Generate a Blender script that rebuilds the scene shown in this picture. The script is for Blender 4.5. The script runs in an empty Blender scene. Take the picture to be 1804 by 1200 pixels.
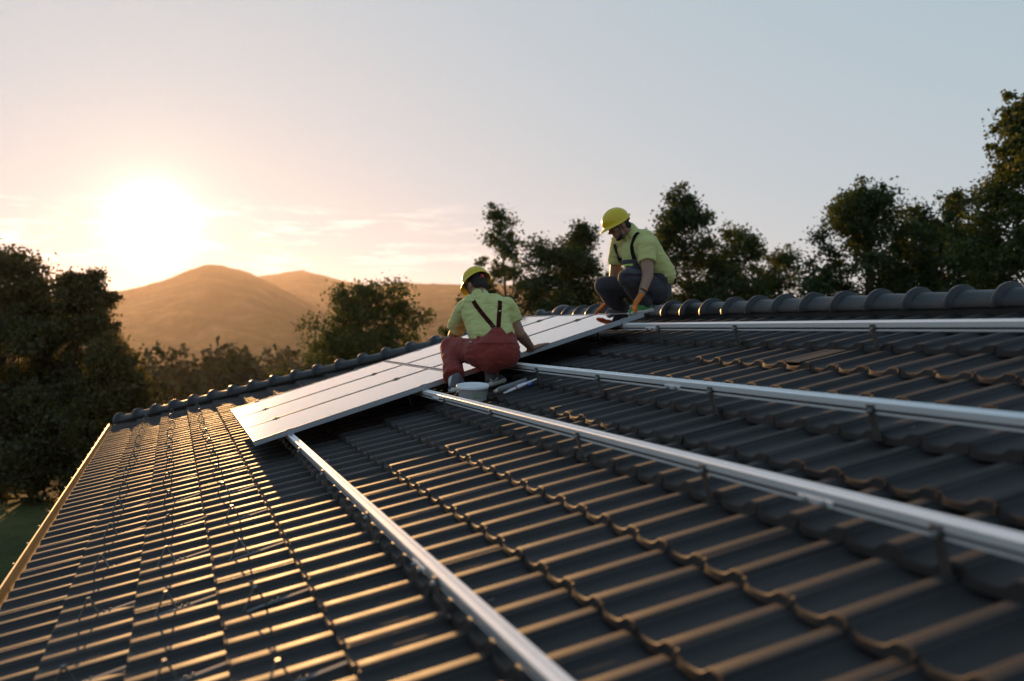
import bpy, bmesh, math, random
import numpy as np
from mathutils import Vector, Matrix, noise
from mathutils.bvhtree import BVHTree

sc = bpy.context.scene
COL = sc.collection
R = math.radians
random.seed(4)

# ------------------------------------------------------------------ camera
CZ = 4.8
CAM = Vector((0, 0, CZ))
FPX = 1754.0                                   # focal length in pixels of the 1804 wide photograph (35 mm on full frame)
PITCH = math.atan2(22, FPX)
cam = bpy.data.cameras.new('camera'); camo = bpy.data.objects.new('camera', cam); COL.objects.link(camo)
cam.sensor_width = 36; cam.lens = 35.0
cam.clip_start = 0.05; cam.clip_end = 20000
camo.location = CAM; camo.rotation_euler = (math.pi/2 - PITCH, 0, 0)
cam.dof.use_dof = True; cam.dof.focus_distance = 8.0; cam.dof.aperture_fstop = 1.5
sc.camera = camo

# ------------------------------------------------------------------ world, sun, exposure
SUN_AZ, SUN_EL = R(-19.9), R(5.6)              # azimuth from +Y towards +X
SUN = Vector((math.sin(SUN_AZ)*math.cos(SUN_EL), math.cos(SUN_AZ)*math.cos(SUN_EL), math.sin(SUN_EL)))
world = bpy.data.worlds.new('World'); sc.world = world; world.use_nodes = True
nt = world.node_tree; nt.nodes.clear()
def N(nt, typ, **kw):
    n = nt.nodes.new(typ)
    for k, v in kw.items():
        if k.startswith('i_'):
            key = k[2:]; key = int(key) if key.isdigit() else key
            n.inputs[key].default_value = v
        else: setattr(n, k, v)
    return n
def math_(nt, op, a, b=None, c=None, clamp=False):
    n = nt.nodes.new('ShaderNodeMath'); n.operation = op; n.use_clamp = clamp
    for i, x in enumerate((a, b, c)):
        if x is None: continue
        if isinstance(x, (int, float)): n.inputs[i].default_value = x
        else: nt.links.new(x, n.inputs[i])
    return n.outputs[0]
def ramp(nt, fac, stops, interp='LINEAR'):
    n = nt.nodes.new('ShaderNodeValToRGB'); cr = n.color_ramp; cr.interpolation = interp
    while len(cr.elements) < len(stops): cr.elements.new(0.5)
    for e, (p, c) in zip(cr.elements, stops):
        e.position = p; e.color = (c[0], c[1], c[2], 1)
    nt.links.new(fac, n.inputs[0]); return n.outputs[0]
def vmath(nt, op, a, b=None, scale=None):
    n = nt.nodes.new('ShaderNodeVectorMath'); n.operation = op
    for i, x in enumerate((a, b)):
        if x is None: continue
        if isinstance(x, (tuple, list, Vector)): n.inputs[i].default_value = x
        else: nt.links.new(x, n.inputs[i])
    if scale is not None:
        if isinstance(scale, (int, float)): n.inputs['Scale'].default_value = scale
        else: nt.links.new(scale, n.inputs['Scale'])
    return n
sky = N(nt, 'ShaderNodeTexSky', sky_type='NISHITA', sun_disc=False, sun_elevation=SUN_EL, sun_rotation=SUN_AZ,
        altitude=300, air_density=1.0, dust_density=0.5, ozone_density=1.8)
skyr = vmath(nt, 'MULTIPLY', sky.outputs[0], (0.80, 0.97, 1.13))
# soft shoulder, the way a camera's curve holds a bright evening sky
skyc = vmath(nt, 'DIVIDE', vmath(nt, 'MULTIPLY', skyr.outputs[0], (2.56, 2.76, 2.94)).outputs[0], vmath(nt, 'ADD', skyr.outputs[0], (0.46, 0.46, 0.46)).outputs[0])
lum = vmath(nt, 'DOT_PRODUCT', skyc.outputs[0], (0.30, 0.55, 0.15)).outputs['Value']
skyc = vmath(nt, 'ADD', vmath(nt, 'SCALE', skyc.outputs[0], scale=0.92).outputs[0], vmath(nt, 'SCALE', (0.078, 0.08, 0.083), scale=lum).outputs[0])
tc = N(nt, 'ShaderNodeTexCoord')
dirn = vmath(nt, 'NORMALIZE', tc.outputs['Generated'])
dot = vmath(nt, 'DOT_PRODUCT', dirn.outputs[0], SUN).outputs['Value']
dotc = math_(nt, 'MAXIMUM', dot, 0.0)
sep = N(nt, 'ShaderNodeSeparateXYZ'); nt.links.new(dirn.outputs[0], sep.inputs[0])
# aureole of the low sun (thin high haze): three lobes about the sun's direction
lob = [(2600.0, 11.0, (1.0, 0.88, 0.60)), (420.0, 1.0, (1.0, 0.83, 0.46)), (60.0, 0.12, (1.0, 0.82, 0.46))]
acc = skyc.outputs[0]
for p, a, c in lob:
    g = math_(nt, 'MULTIPLY', math_(nt, 'POWER', dotc, p), a)
    gv = vmath(nt, 'SCALE', c, scale=g)
    acc = vmath(nt, 'ADD', acc, gv.outputs[0]).outputs[0]
# low wispy clouds in streaks above the hills, brightest towards the sun
mp = vmath(nt, 'MULTIPLY', dirn.outputs[0], (9.0, 9.0, 62.0))
nz = N(nt, 'ShaderNodeTexNoise', i_Scale=1.6, i_Detail=6.0, i_Roughness=0.62); nt.links.new(mp.outputs[0], nz.inputs['Vector'])
cl = math_(nt, 'MULTIPLY', math_(nt, 'SUBTRACT', nz.outputs[0], 0.50), 5.0, clamp=True)
el = sep.outputs[2]
band = math_(nt, 'MULTIPLY', math_(nt, 'SMOOTH_MIN', math_(nt, 'MULTIPLY', math_(nt, 'SUBTRACT', el, 0.045), 40.0, clamp=True),
             math_(nt, 'MULTIPLY', math_(nt, 'SUBTRACT', 0.125, el), 50.0, clamp=True), 0.1), 1.0, clamp=True)
tow = math_(nt, 'POWER', dotc, 10.0)
cg = math_(nt, 'MULTIPLY', math_(nt, 'MULTIPLY', cl, band), math_(nt, 'ADD', math_(nt, 'MULTIPLY', math_(nt, 'POWER', dotc, 24.0), 3.6), 0.0))
acc = vmath(nt, 'ADD', acc, vmath(nt, 'SCALE', (1.0, 0.78, 0.52), scale=cg).outputs[0]).outputs[0]
bg = N(nt, 'ShaderNodeBackground', i_Strength=0.15); nt.links.new(acc, bg.inputs[0])
wo = N(nt, 'ShaderNodeOutputWorld'); nt.links.new(bg.outputs[0], wo.inputs[0])

sl = bpy.data.lights.new('sun', 'SUN'); sl.energy = 4.7; sl.angle = R(0.55); sl.color = (1.0, 0.54, 0.205)
so = bpy.data.objects.new('sun', sl); COL.objects.link(so); so.location = (-30, 60, 40)
so.rotation_euler = (-SUN).to_track_quat('-Z', 'Y').to_euler()

vs = sc.view_settings; vs.view_transform = 'Standard'; vs.look = 'None'; vs.gamma = 1.0; vs.exposure = 0.68; vs.use_curve_mapping = False
cy = sc.cycles
sc.render.engine = 'CYCLES'
cy.use_denoising = True; cy.max_bounces = 6; cy.diffuse_bounces = 3; cy.glossy_bounces = 3; cy.transmission_bounces = 4; cy.volume_bounces = 0
cy.sample_clamp_indirect = 6.0; cy.caustics_reflective = False; cy.caustics_refractive = False
try: cy.denoiser = 'OPENIMAGEDENOISE'
except Exception: pass

# ------------------------------------------------------------------ helpers
WM = {}
def world_of(o): return WM[o.name]
def link(name, data, M=None, parent=None, mat=None):
    o = bpy.data.objects.new(name, data); COL.objects.link(o)
    M = M.copy() if M is not None else Matrix.Identity(4)
    if parent is not None:
        o.parent = parent; o.matrix_basis = world_of(parent).inverted() @ M
    else: o.matrix_basis = M
    WM[o.name] = M
    if mat is not None and data is not None and not data.materials: data.materials.append(mat)
    return o
def tag(o, label=None, cat=None, group=None, kind=None):
    for k, v in (('label', label), ('category', cat), ('group', group), ('kind', kind)):
        if v: o[k] = v
    return o
def empty(name, loc, label=None, cat=None, group=None):
    o = link(name, None, Matrix.Translation(Vector(loc)))
    o.empty_display_size = 0.2
    return tag(o, label, cat, group)
def mesh_np(name, v, f, smooth=True):
    """v (n,3), f (m,k) all polygons with k corners"""
    v = np.asarray(v, np.float32); f = np.asarray(f, np.int32)
    me = bpy.data.meshes.new(name)
    me.vertices.add(len(v)); me.vertices.foreach_set('co', v.ravel())
    me.loops.add(f.size); me.loops.foreach_set('vertex_index', f.ravel())
    me.polygons.add(len(f)); me.polygons.foreach_set('loop_start', np.arange(0, f.size, f.shape[1], dtype=np.int32))
    me.polygons.foreach_set('use_smooth', np.full(len(f), smooth))
    me.update(calc_edges=True); return me
def bm_mesh(name, bm, smooth=False, recalc=True):
    if recalc: bmesh.ops.recalc_face_normals(bm, faces=bm.faces)
    me = bpy.data.meshes.new(name); bm.to_mesh(me); bm.free()
    if smooth:
        for p in me.polygons: p.use_smooth = True
    return me
def bx(bm, x0, x1, y0, y1, z0, z1, bevel=0.0):
    r = bmesh.ops.create_cube(bm, size=1.0, matrix=Matrix.Translation(((x0+x1)/2, (y0+y1)/2, (z0+z1)/2)) @ Matrix.Diagonal((x1-x0, y1-y0, z1-z0, 1)))
    if bevel:
        es = list({e for v in r['verts'] for e in v.link_edges})
        bmesh.ops.bevel(bm, geom=es, offset=bevel, segments=1, affect='EDGES')
def tube(bm, pts, radii, seg=8, caps=True):
    pts = [Vector(p) for p in pts]
    if isinstance(radii, (int, float)): radii = [radii]*len(pts)
    rings = []; prev = None
    for i, p in enumerate(pts):
        t = (pts[min(i+1, len(pts)-1)] - pts[max(i-1, 0)]).normalized()
        if prev is None:
            a = t.orthogonal().normalized()
        else:
            a = (prev - t*prev.dot(t)).normalized()
        prev = a; b = t.cross(a)
        rings.append([bm.verts.new(p + (a*math.cos(k*2*math.pi/seg) + b*math.sin(k*2*math.pi/seg))*radii[i]) for k in range(seg)])
    for r0, r1 in zip(rings, rings[1:]):
        for k in range(seg): bm.faces.new((r0[k], r0[(k+1) % seg], r1[(k+1) % seg], r1[k]))
    if caps:
        bm.faces.new(rings[0][::-1]); bm.faces.new(rings[-1])
def extrude_profile(bm, prof, x0, x1, closed=True):
    """prof: list of (y,z); swept along x"""
    a = [bm.verts.new((x0, y, z)) for y, z in prof]; b = [bm.verts.new((x1, y, z)) for y, z in prof]
    n = len(prof)
    for i in range(n if closed else n-1):
        j = (i+1) % n; bm.faces.new((a[i], a[j], b[j], b[i]))
    if closed:
        bm.faces.new(a[::-1]); bm.faces.new(b)
def mat(name, col, rough=0.6, metal=0.0, spec=0.5, var=0.0, nscale=8.0, bump=0.0, bscale=60.0, coat=0.0, rvar=0.0, objrand=0.0, sheen=0.0, stretch=None):
    m = bpy.data.materials.new(name); m.use_nodes = True; t = m.node_tree; b = t.nodes['Principled BSDF']
    b.inputs['Roughness'].default_value = rough; b.inputs['Metallic'].default_value = metal
    b.inputs['Specular IOR Level'].default_value = spec; b.inputs['Coat Weight'].default_value = coat
    b.inputs['Sheen Weight'].default_value = sheen
    b.inputs['Base Color'].default_value = (*col, 1)
    tcn = N(t, 'ShaderNodeTexCoord'); vec = tcn.outputs['Object']
    if stretch:
        vec = vmath(t, 'MULTIPLY', vec, stretch).outputs[0]
    if var or rvar:
        n = N(t, 'ShaderNodeTexNoise', i_Scale=nscale, i_Detail=5.0, i_Roughness=0.6); t.links.new(vec, n.inputs['Vector'])
        if var:
            c = ramp(t, n.outputs[0], [(0.25, [x*(1-var) for x in col]), (0.75, [min(1, x*(1+var)) for x in col])])
            if objrand:
                oi = N(t, 'ShaderNodeObjectInfo')
                s = math_(t, 'ADD', math_(t, 'MULTIPLY', oi.outputs['Random'], 2*objrand), 1-objrand)
                c = vmath(t, 'SCALE', c, scale=s).outputs[0]
            t.links.new(c, b.inputs['Base Color'])
        if rvar:
            t.links.new(math_(t, 'ADD', math_(t, 'MULTIPLY', math_(t, 'SUBTRACT', n.outputs[0], 0.5), rvar*2), rough), b.inputs['Roughness'])
    if bump:
        n2 = N(t, 'ShaderNodeTexNoise', i_Scale=bscale, i_Detail=4.0); t.links.new(vec, n2.inputs['Vector'])
        bp = N(t, 'ShaderNodeBump', i_Strength=bump, i_Distance=0.01); t.links.new(n2.outputs[0], bp.inputs['Height'])
        t.links.new(bp.outputs[0], b.inputs['Normal'])
    return m
def leaf_mat(name, c1, c2, trans=0.45):
    m = bpy.data.materials.new(name); m.use_nodes = True; t = m.node_tree; t.nodes.clear()
    g = N(t, 'ShaderNodeNewGeometry')
    col = ramp(t, g.outputs['Random Per Island'], [(0.0, c1), (1.0, c2)])
    d = N(t, 'ShaderNodeBsdfDiffuse'); t.links.new(col, d.inputs[0])
    tr = N(t, 'ShaderNodeBsdfTranslucent')
    t.links.new(vmath(t, 'MULTIPLY', col, (1.5, 1.25, 0.5)).outputs[0], tr.inputs[0])
    gl = N(t, 'ShaderNodeBsdfGlossy', i_Roughness=0.45); gl.inputs[0].default_value = (0.5, 0.5, 0.5, 1)
    mx = N(t, 'ShaderNodeMixShader', i_0=trans); t.links.new(d.outputs[0], mx.inputs[1]); t.links.new(tr.outputs[0], mx.inputs[2])
    m2 = N(t, 'ShaderNodeMixShader', i_0=0.04); t.links.new(mx.outputs[0], m2.inputs[1]); t.links.new(gl.outputs[0], m2.inputs[2])
    o = N(t, 'ShaderNodeOutputMaterial'); t.links.new(m2.outputs[0], o.inputs[0]); return m

def at(x, y, d):
    """world point at forward distance d on the line of sight through photograph pixel (x, y)"""
    vx, vy, vz = (x-902)/FPX, 1.0, -(y-600)/FPX
    c, s = math.cos(PITCH), math.sin(PITCH)
    v = Vector((vx, c*vy + s*vz, -s*vy + c*vz)); return CAM + v*(d/v.y)

# roof frame: local x = along the eave towards the camera, y = up the slope, z = out of the roof
_e = at(305, 578, 1.0) - CAM; _e.z = 0; _e.normalize()
_rh = Vector((_e.y, -_e.x, 0))
RP = R(16.9)
_r = _rh*math.cos(RP) + Vector((0, 0, 1))*math.sin(RP)
_n = (-_e).cross(_r)
H0 = 1.11
RM = Matrix(((-_e.x, _r.x, _n.x, 0), (-_e.y, _r.y, _n.y, 0), (-_e.z, _r.z, _n.z, 0), (0, 0, 0, 1)))
RM.translation = CAM - H0*_n
def roof(u, v, w=0.0): return RM @ Vector((-u, v, w))
V0, ROW, NROW, VR = -1.242, 0.357, 15, 4.17
UW, UPH = 0.232, 0.19
U_RIDGE_END = 10.9
CP = math.cos(RP)
def u_hip(v): return U_RIDGE_END + (VR - v)*CP

# ------------------------------------------------------------------ materials
M_TILE = mat('glazed_dark_tile', (0.0175, 0.0140, 0.0145), rough=0.64, spec=0.36, var=0.30, nscale=6.0, rvar=0.14, objrand=0.28, bump=0.05, bscale=90)
M_CAP = mat('ridge_cap_clay', (0.013, 0.013, 0.0165), rough=0.44, spec=0.5, var=0.2, nscale=7.0, rvar=0.1, objrand=0.12, bump=0.05, bscale=90)
M_DECK = mat('roof_underlay', (0.02, 0.018, 0.017), rough=0.9)
M_WALL = mat('house_plaster', (0.62, 0.57, 0.48), rough=0.9, var=0.08, nscale=3, bump=0.2, bscale=120)
M_GUT = mat('copper_brown_gutter', (0.82, 0.44, 0.16), rough=0.42, metal=0.15, var=0.2, nscale=4.0, rvar=0.12)
M_ALU = mat('rail_aluminium', (0.90, 0.90, 0.93), rough=0.36, metal=0.25, var=0.06, nscale=10, rvar=0.08, stretch=(0.4, 30, 30))
M_SLOTSHADE = mat('rail_slot_shade', (0.05, 0.05, 0.055), rough=0.7)  # dark colour painting the shade inside the rail's front slot
M_FRAME = mat('panel_frame_aluminium', (0.33, 0.35, 0.39), rough=0.42, metal=0.4, var=0.05, nscale=6)
M_STEEL = mat('hook_steel', (0.20, 0.19, 0.18), rough=0.42, metal=0.9, var=0.2, nscale=20)
M_GALV = mat('galvanised_steel', (0.48, 0.48, 0.48), rough=0.35, metal=0.9, var=0.15, nscale=30)
M_STRAP = mat('dull_strap', (0.20, 0.20, 0.21), rough=0.75, metal=0.0, spec=0.2)
M_BARK = mat('bark', (0.075, 0.058, 0.042), rough=0.9, var=0.3, nscale=6, bump=0.5, bscale=20)
M_BLACK = mat('black_clamp', (0.02, 0.02, 0.02), rough=0.5)

# ------------------------------------------------------------------ terrain and hills
def gauss(x, c, s): return np.exp(-((x-c)/s)**2)
rngT = np.random.default_rng(11)
def fbm1(x, seed, octs=5):
    out = np.zeros_like(x); rg = np.random.default_rng(seed)
    for o in range(octs):
        f = 2.0**o; ph = rg.uniform(0, 6.28, 3)
        out += (np.sin(x*f*3.1+ph[0]) + np.sin(x*f*4.7+ph[1]) + np.sin(x*f*7.3+ph[2]))/3.0/f
    return out
def terrain_z(X, Y):
    d = np.hypot(X, Y)
    z = -13.0*np.clip((d-45)/160, 0, 1)**1.2 - 36.0*np.clip((d-200)/800, 0, 1)
    z = z + 1.1*np.clip((d-60)/100, 0, 1)*np.sin(X*0.021+1)*np.cos(Y*0.017)
    return z
th = np.concatenate([np.linspace(R(-70), R(70), 260)])
dd = np.concatenate([np.linspace(0.5, 60, 30), np.geomspace(64, 1500, 44), np.geomspace(1600, 5100, 10)])
TH, DD = np.meshgrid(th, dd, indexing='ij')
X = DD*np.sin(TH); Y = DD*np.cos(TH)
gv = np.stack([X, Y, terrain_z(X, Y)], -1)
# full disc: append the rear half coarsely by using the same function
def grid_faces(n, m, off=0):
    i, j = np.meshgrid(np.arange(n-1), np.arange(m-1), indexing='ij')
    a = i*m+j+off; return np.stack([a, a+1, a+m+1, a+m], -1).reshape(-1, 4)
th2 = np.linspace(R(70), R(290), 60); TH2, DD2 = np.meshgrid(th2, dd, indexing='ij')
X2 = DD2*np.sin(TH2); Y2 = DD2*np.cos(TH2)
gv2 = np.stack([X2, Y2, terrain_z(X2, Y2)], -1)
V = np.concatenate([gv.reshape(-1, 3), gv2.reshape(-1, 3)])
F = np.concatenate([grid_faces(*gv.shape[:2]), grid_faces(*gv2.shape[:2], off=gv.shape[0]*gv.shape[1])])
M_GRASS = bpy.data.materials.new('meadow'); M_GRASS.use_nodes = True
t = M_GRASS.node_tree; b = t.nodes['Principled BSDF']; b.inputs['Roughness'].default_value = 0.95; b.inputs['Specular IOR Level'].default_value = 0.1
tcn = N(t, 'ShaderNodeTexCoord')
n1 = N(t, 'ShaderNodeTexNoise', i_Scale=0.35, i_Detail=8.0, i_Roughness=0.7); t.links.new(tcn.outputs['Object'], n1.inputs['Vector'])
n2 = N(t, 'ShaderNodeTexNoise', i_Scale=0.02, i_Detail=6.0, i_Roughness=0.65); t.links.new(tcn.outputs['Object'], n2.inputs['Vector'])
ca = ramp(t, n1.outputs[0], [(0.3, (0.050, 0.060, 0.024)), (0.5, (0.085, 0.092, 0.036)), (0.7, (0.15, 0.13, 0.06))])
cb = ramp(t, n2.outputs[0], [(0.38, (0.45, 0.55, 0.45)), (0.6, (1.2, 1.1, 0.9))])
t.links.new(vmath(t, 'MULTIPLY', ca, cb).outputs[0], b.inputs['Base Color'])
bp = N(t, 'ShaderNodeBump', i_Strength=0.8, i_Distance=0.15); n3 = N(t, 'ShaderNodeTexNoise', i_Scale=6.0, i_Detail=6.0); t.links.new(tcn.outputs['Object'], n3.inputs['Vector'])
t.links.new(n3.outputs[0], bp.inputs['Height']); t.links.new(bp.outputs[0], b.inputs['Normal'])
ground = tag(link('ground', mesh_np('ground', V, F), mat=M_GRASS), kind='structure')

M_HILL = bpy.data.materials.new('wooded_hill'); M_HILL.use_nodes = True
t = M_HILL.node_tree; b = t.nodes['Principled BSDF']; b.inputs['Roughness'].default_value = 1.0; b.inputs['Specular IOR Level'].default_value = 0.0
tcn = N(t, 'ShaderNodeTexCoord')
n1 = N(t, 'ShaderNodeTexNoise', i_Scale=0.012, i_Detail=9.0, i_Roughness=0.7); t.links.new(tcn.outputs['Object'], n1.inputs['Vector'])
t.links.new(ramp(t, n1.outputs[0], [(0.35, (0.02, 0.035, 0.012)), (0.52, (0.045, 0.06, 0.02)), (0.66, (0.12, 0.11, 0.05))]), b.inputs['Base Color'])
def hill(name, D, depth_front, depth_back, crest, seed, base=-52.0, rough=0.9):
    """a ridge whose crest stands at distance D; crest: list of (photo x, photo y) along the skyline"""
    ax = [math.atan((x-902)/FPX) for x, y in crest]; hz = [CZ + (578-y)/FPX*D*math.cos(a) for (x, y), a in zip(crest, ax)]
    a = np.linspace(min(ax), max(ax), 620)
    ac = np.array(ax); hc = np.array(hz)
    # smooth cubic-like interpolation through the crest
    h = np.interp(a, ac, hc)
    k = np.hanning(13); k /= k.sum(); h = np.convolve(np.pad(h, 6, 'edge'), k, 'valid') + fbm1(a*26, seed+40, 5)*1.6 - 1.5
    s = np.concatenate([np.linspace(-1, 0, 30), np.linspace(0.05, 1, 14)])
    A, S = np.meshgrid(a, s, indexing='ij')
    fall = np.where(S < 0, 0.5+0.5*np.cos(np.pi*np.abs(S)**0.9), 0.5+0.5*np.cos(np.pi*S))
    DDh = D + np.where(S < 0, S*depth_front, S*depth_back)
    sp = fbm1(A*5+S*2.0, seed, 5)*0.10*(np.abs(S) > 0.02)*(1-fall)*2
    Z = base + (h[:, None]-base)*np.clip(fall+sp*np.sin(np.pi*np.abs(S)), 0, 1.05)
    Z = Z + np.random.default_rng(seed).normal(0, rough, Z.shape)*np.clip(fall*2, 0, 1)*0.55
    Z[:, -1] = base-3; Z[:, 0] = base-3
    P = np.stack([DDh*np.sin(A), DDh*np.cos(A), Z], -1)
    return tag(link(name, mesh_np(name, P.reshape(-1, 3), grid_faces(*P.shape[:2])), mat=M_HILL), kind='structure')
hill('hill', 2500, 1300, 700, [(-2900, 619), (-1700, 592), (-900, 568), (-420, 556), (-150, 545), (60, 526), (160, 516), (215, 511), (250, 505), (298, 491), (330, 476), (362, 466), (398, 469), (432, 478), (470, 494), (505, 512), (560, 540), (640, 572), (760, 600), (810, 619)], 3)
hill('hill', 3100, 1300, 700, [(280, 615), (330, 560), (410, 510), (455, 487), (500, 480), (535, 476), (565, 484), (600, 494), (640, 500), (680, 512), (740, 540), (830, 575), (920, 615)], 5)
hill('hill', 2900, 1500, 700, [(510, 617), (560, 575), (610, 530), (660, 503), (700, 497), (745, 500), (790, 501), (850, 499), (930, 505), (1050, 512), (1180, 516), (1320, 526), (1500, 532), (1750, 540), (2000, 548), (2300, 560), (3200, 585), (4600, 617)], 8)

# air: one closed box of thin warm haze round the camera and the whole place
hz = bmesh.new(); bx(hz, -5300, 5300, -5300, 5300, -70, 205)
hm = bpy.data.materials.new('haze'); hm.use_nodes = True; t = hm.node_tree; t.nodes.clear()
pv = N(t, 'ShaderNodeVolumePrincipled'); pv.inputs['Color'].default_value = (0.96, 0.82, 0.86, 1)
pv.inputs['Density'].default_value = 0.000039; pv.inputs['Anisotropy'].default_value = 0.68
o_ = N(t, 'ShaderNodeOutputMaterial'); t.links.new(pv.outputs[0], o_.inputs['Volume'])
haze = tag(link('haze', bm_mesh('haze', hz), mat=hm), kind='stuff')

# ------------------------------------------------------------------ house: walls and roof body
base_pt = roof(5.0, VR); base_pt.z = 0
house = empty('house', base_pt, 'low house whose dark ribbed tile roof fills the foreground', 'house')
UB = -7.0
def wpt(u, v, w=0): return roof(u, v, w)
ez = roof(0, V0+0.05, -0.10).z
a0, a1 = wpt(UB, V0+0.05, -0.1), wpt(u_hip(V0+0.05), V0+0.05, -0.1)
r0, r1 = wpt(UB, VR, -0.1), wpt(U_RIDGE_END, VR, -0.1)
def mirror(p):                                   # the far side of the ridge
    rel = (p - r0).dot(_rh); return p - 2*rel*_rh
b0, b1 = mirror(a0), mirror(a1)
bm = bmesh.new()
vs_ = [bm.verts.new(p) for p in (a0, a1, b1, b0, r0, r1)]
A0, A1, B1, B0, R0, R1 = vs_
for f in ((A0, A1, R1, R0), (A1, B1, R1), (B1, B0, R0, R1), (B0, A0, R0), (A1, A0, B0, B1)): bm.faces.new(f)
link('roof_deck', bm_mesh('roof_deck', bm), None, house, M_DECK)
bm = bmesh.new()
ins = 0.55
def inset(p, su, sv): q = p + _e*su + _rh*sv; return q
c = [inset(a0, 0, ins), inset(a1, -ins, ins), inset(b1, -ins, -ins), inset(b0, 0, -ins)]
lo = [bm.verts.new((p.x, p.y, -0.1)) for p in c]; hi = [bm.verts.new((p.x, p.y, ez-0.004)) for p in c]
for i in range(4): bm.faces.new((lo[i], lo[(i+1) % 4], hi[(i+1) % 4], hi[i]))
link('wall', bm_mesh('wall', bm), None, house, M_WALL)

# ------------------------------------------------------------------ roof tiles
PROF = [(0.000, 0.024), (0.002, 0.0290), (0.009, 0.0293), (0.012, 0.0285), (0.018, 0.022), (0.026, 0.013), (0.040, 0.0055), (0.060, 0.0015), (0.095, 0.0), (0.122, 0.002),
        (0.138, 0.008), (0.149, 0.018), (0.159, 0.028), (0.166, 0.0328), (0.171, 0.0342), (0.198, 0.0354), (0.221, 0.0362), (0.2262, 0.0345), (0.2290, 0.030), (0.2292, -0.004)]
LIPS = [(0.000, None), (0.0005, -0.010), (0.0015, -0.0030), (0.006, 0.0), (0.42, 0.0)]
TILT = math.asin(0.0355/ROW)
def tile_mesh():
    v = []
    for (y, dz) in LIPS:
        for i, (x, z) in enumerate(PROF):
            zl = z if y > 0.1 else z*0.86 + 0.003
            zz = -0.024 if dz is None else max(zl + dz, -0.024)
            # the rib ends in a short sloping nose
            yy = y + (-0.003 if dz is None else 0.0) + (0.0 if (dz is None or y > 0.1) else 0.42*max(z, 0.0)**1.0)
            v.append((x, yy, zz))
    n = len(PROF); f = []
    for j in range(len(LIPS)-1):
        for i in range(n-1):
            a = j*n+i; f.append((a, a+1, a+n+1, a+n))
    me = mesh_np('roof_tile', v, f); me.materials.append(M_TILE); return me
PROF = [(x, z*0.74 if z > 0 else z) for x, z in PROF]
ME_TILE = tile_mesh()
def tile_matrix(k, row, rg):
    u = 0.385 + UW*k
    v = V0 + ROW*row
    M = RM @ Matrix.Translation((-u, v + rg.normal(0, 0.0015), -0.0365 + rg.normal(0, 0.0012)))
    return M @ Matrix.Rotation(-TILT + rg.normal(0, 0.0025), 4, 'X') @ Matrix.Rotation(rg.normal(0, 0.0018), 4, 'Z') @ Matrix.Rotation(rg.normal(0, 0.004), 4, 'Y')
def project(P):
    rel = P - CAM; c, s = math.cos(PITCH), math.sin(PITCH)
    yy = c*rel.y - s*rel.z; zz = s*rel.y + c*rel.z
    if yy < 0.1: return None
    return 902 + FPX*rel.x/yy, 600 - FPX*zz/yy, yy
rg = np.random.default_rng(5)
tiles = []
VENT = (19, 12)
for row in range(NROW):
    v = V0 + ROW*row
    for k in range(-10, 75):
        u_near = 0.385 + UW*k - 0.23; u_far = 0.385 + UW*k
        if u_near > u_hip(v + 0.02) - 0.02: continue
        M = tile_matrix(k, row, rg)
        cut = u_far > u_hip(v + 0.42) - 0.03 
        c = M @ Vector((0.115, 0.18, 0)); pr = project(c); area = 0
        if pr and -30 < pr[0] < 1834 and 0 < pr[1] < 1230:
            vd = (CAM - c); area = abs(vd.normalized().dot(_n))/pr[2]**2
            if 7.7 < u_near and u_far < 10.5 and 0.35 < v < 3.3: area = 0
        tiles.append((area, k, row, M, cut))
tiles.sort(key=lambda q: -q[0])
hipn = (Vector((0, 0, 1))*math.cos(RP) + _e*math.sin(RP))     # outward normal of the far slope
def cut_tile(M):
    bm = bmesh.new(); bm.from_mesh(ME_TILE); bm.transform(M)
    pl = roof(U_RIDGE_END, VR); hd = (roof(u_hip(0), 0) - roof(u_hip(1), 1)).normalized()
    pn = hd.cross(Vector((0, 0, 1))).normalized()
    if pn.dot(_e) < 0: pn = -pn
    bmesh.ops.bisect_plane(bm, geom=bm.verts[:]+bm.edges[:]+bm.faces[:], plane_co=pl - pn*0.02, plane_no=pn, clear_outer=True)
    bmesh.ops.bisect_plane(bm, geom=bm.verts[:]+bm.edges[:]+bm.faces[:], plane_co=roof(0, VR-0.01), plane_no=_rh, clear_outer=True)
    return bm
nparts = 0; rest = bmesh.new()
for area, k, row, M, cut in tiles:
    if (k, row) == VENT: vent_M = M
    if nparts < 300 and not cut and row < NROW-1 and area > 0:
        if (k, row) == VENT: continue
        link('roof_tile', ME_TILE, M, house); nparts += 1
    else:
        if cut or row == NROW-1:
            b2 = cut_tile(M)
            if not b2.verts: b2.free(); continue
            tmp = bpy.data.meshes.new('tmp'); b2.to_mesh(tmp); b2.free()
            rest.from_mesh(tmp); bpy.data.meshes.remove(tmp)
        else:
            n0 = len(rest.verts); rest.from_mesh(ME_TILE); rest.verts.ensure_lookup_table()
            bmesh.ops.transform(rest, matrix=M, verts=rest.verts[n0:])
for f in rest.faces: f.smooth = True
link('roof_tile', bm_mesh('roof_tile_rest', rest, smooth=True, recalc=False), None, house, M_TILE)['kind'] = 'stuff'
# ventilation tile: a flat raised hood over an open mouth
bm = bmesh.new(); bm.from_mesh(ME_TILE)
bx(bm, 0.012, 0.150, 0.004, 0.330, 0.018, 0.0282, 0.003)
bx(bm, 0.012, 0.020, 0.010, 0.330, -0.002, 0.020); 
link('vent_tile', bm_mesh('vent_tile', bm, smooth=False, recalc=False), vent_M, house, M_TILE)
bm = bmesh.new(); bx(bm, 0.021, 0.146, 0.05, 0.06, -0.001, 0.0175)
link('vent_mesh', bm_mesh('vent_mesh', bm), vent_M, house, M_BLACK)

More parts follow.
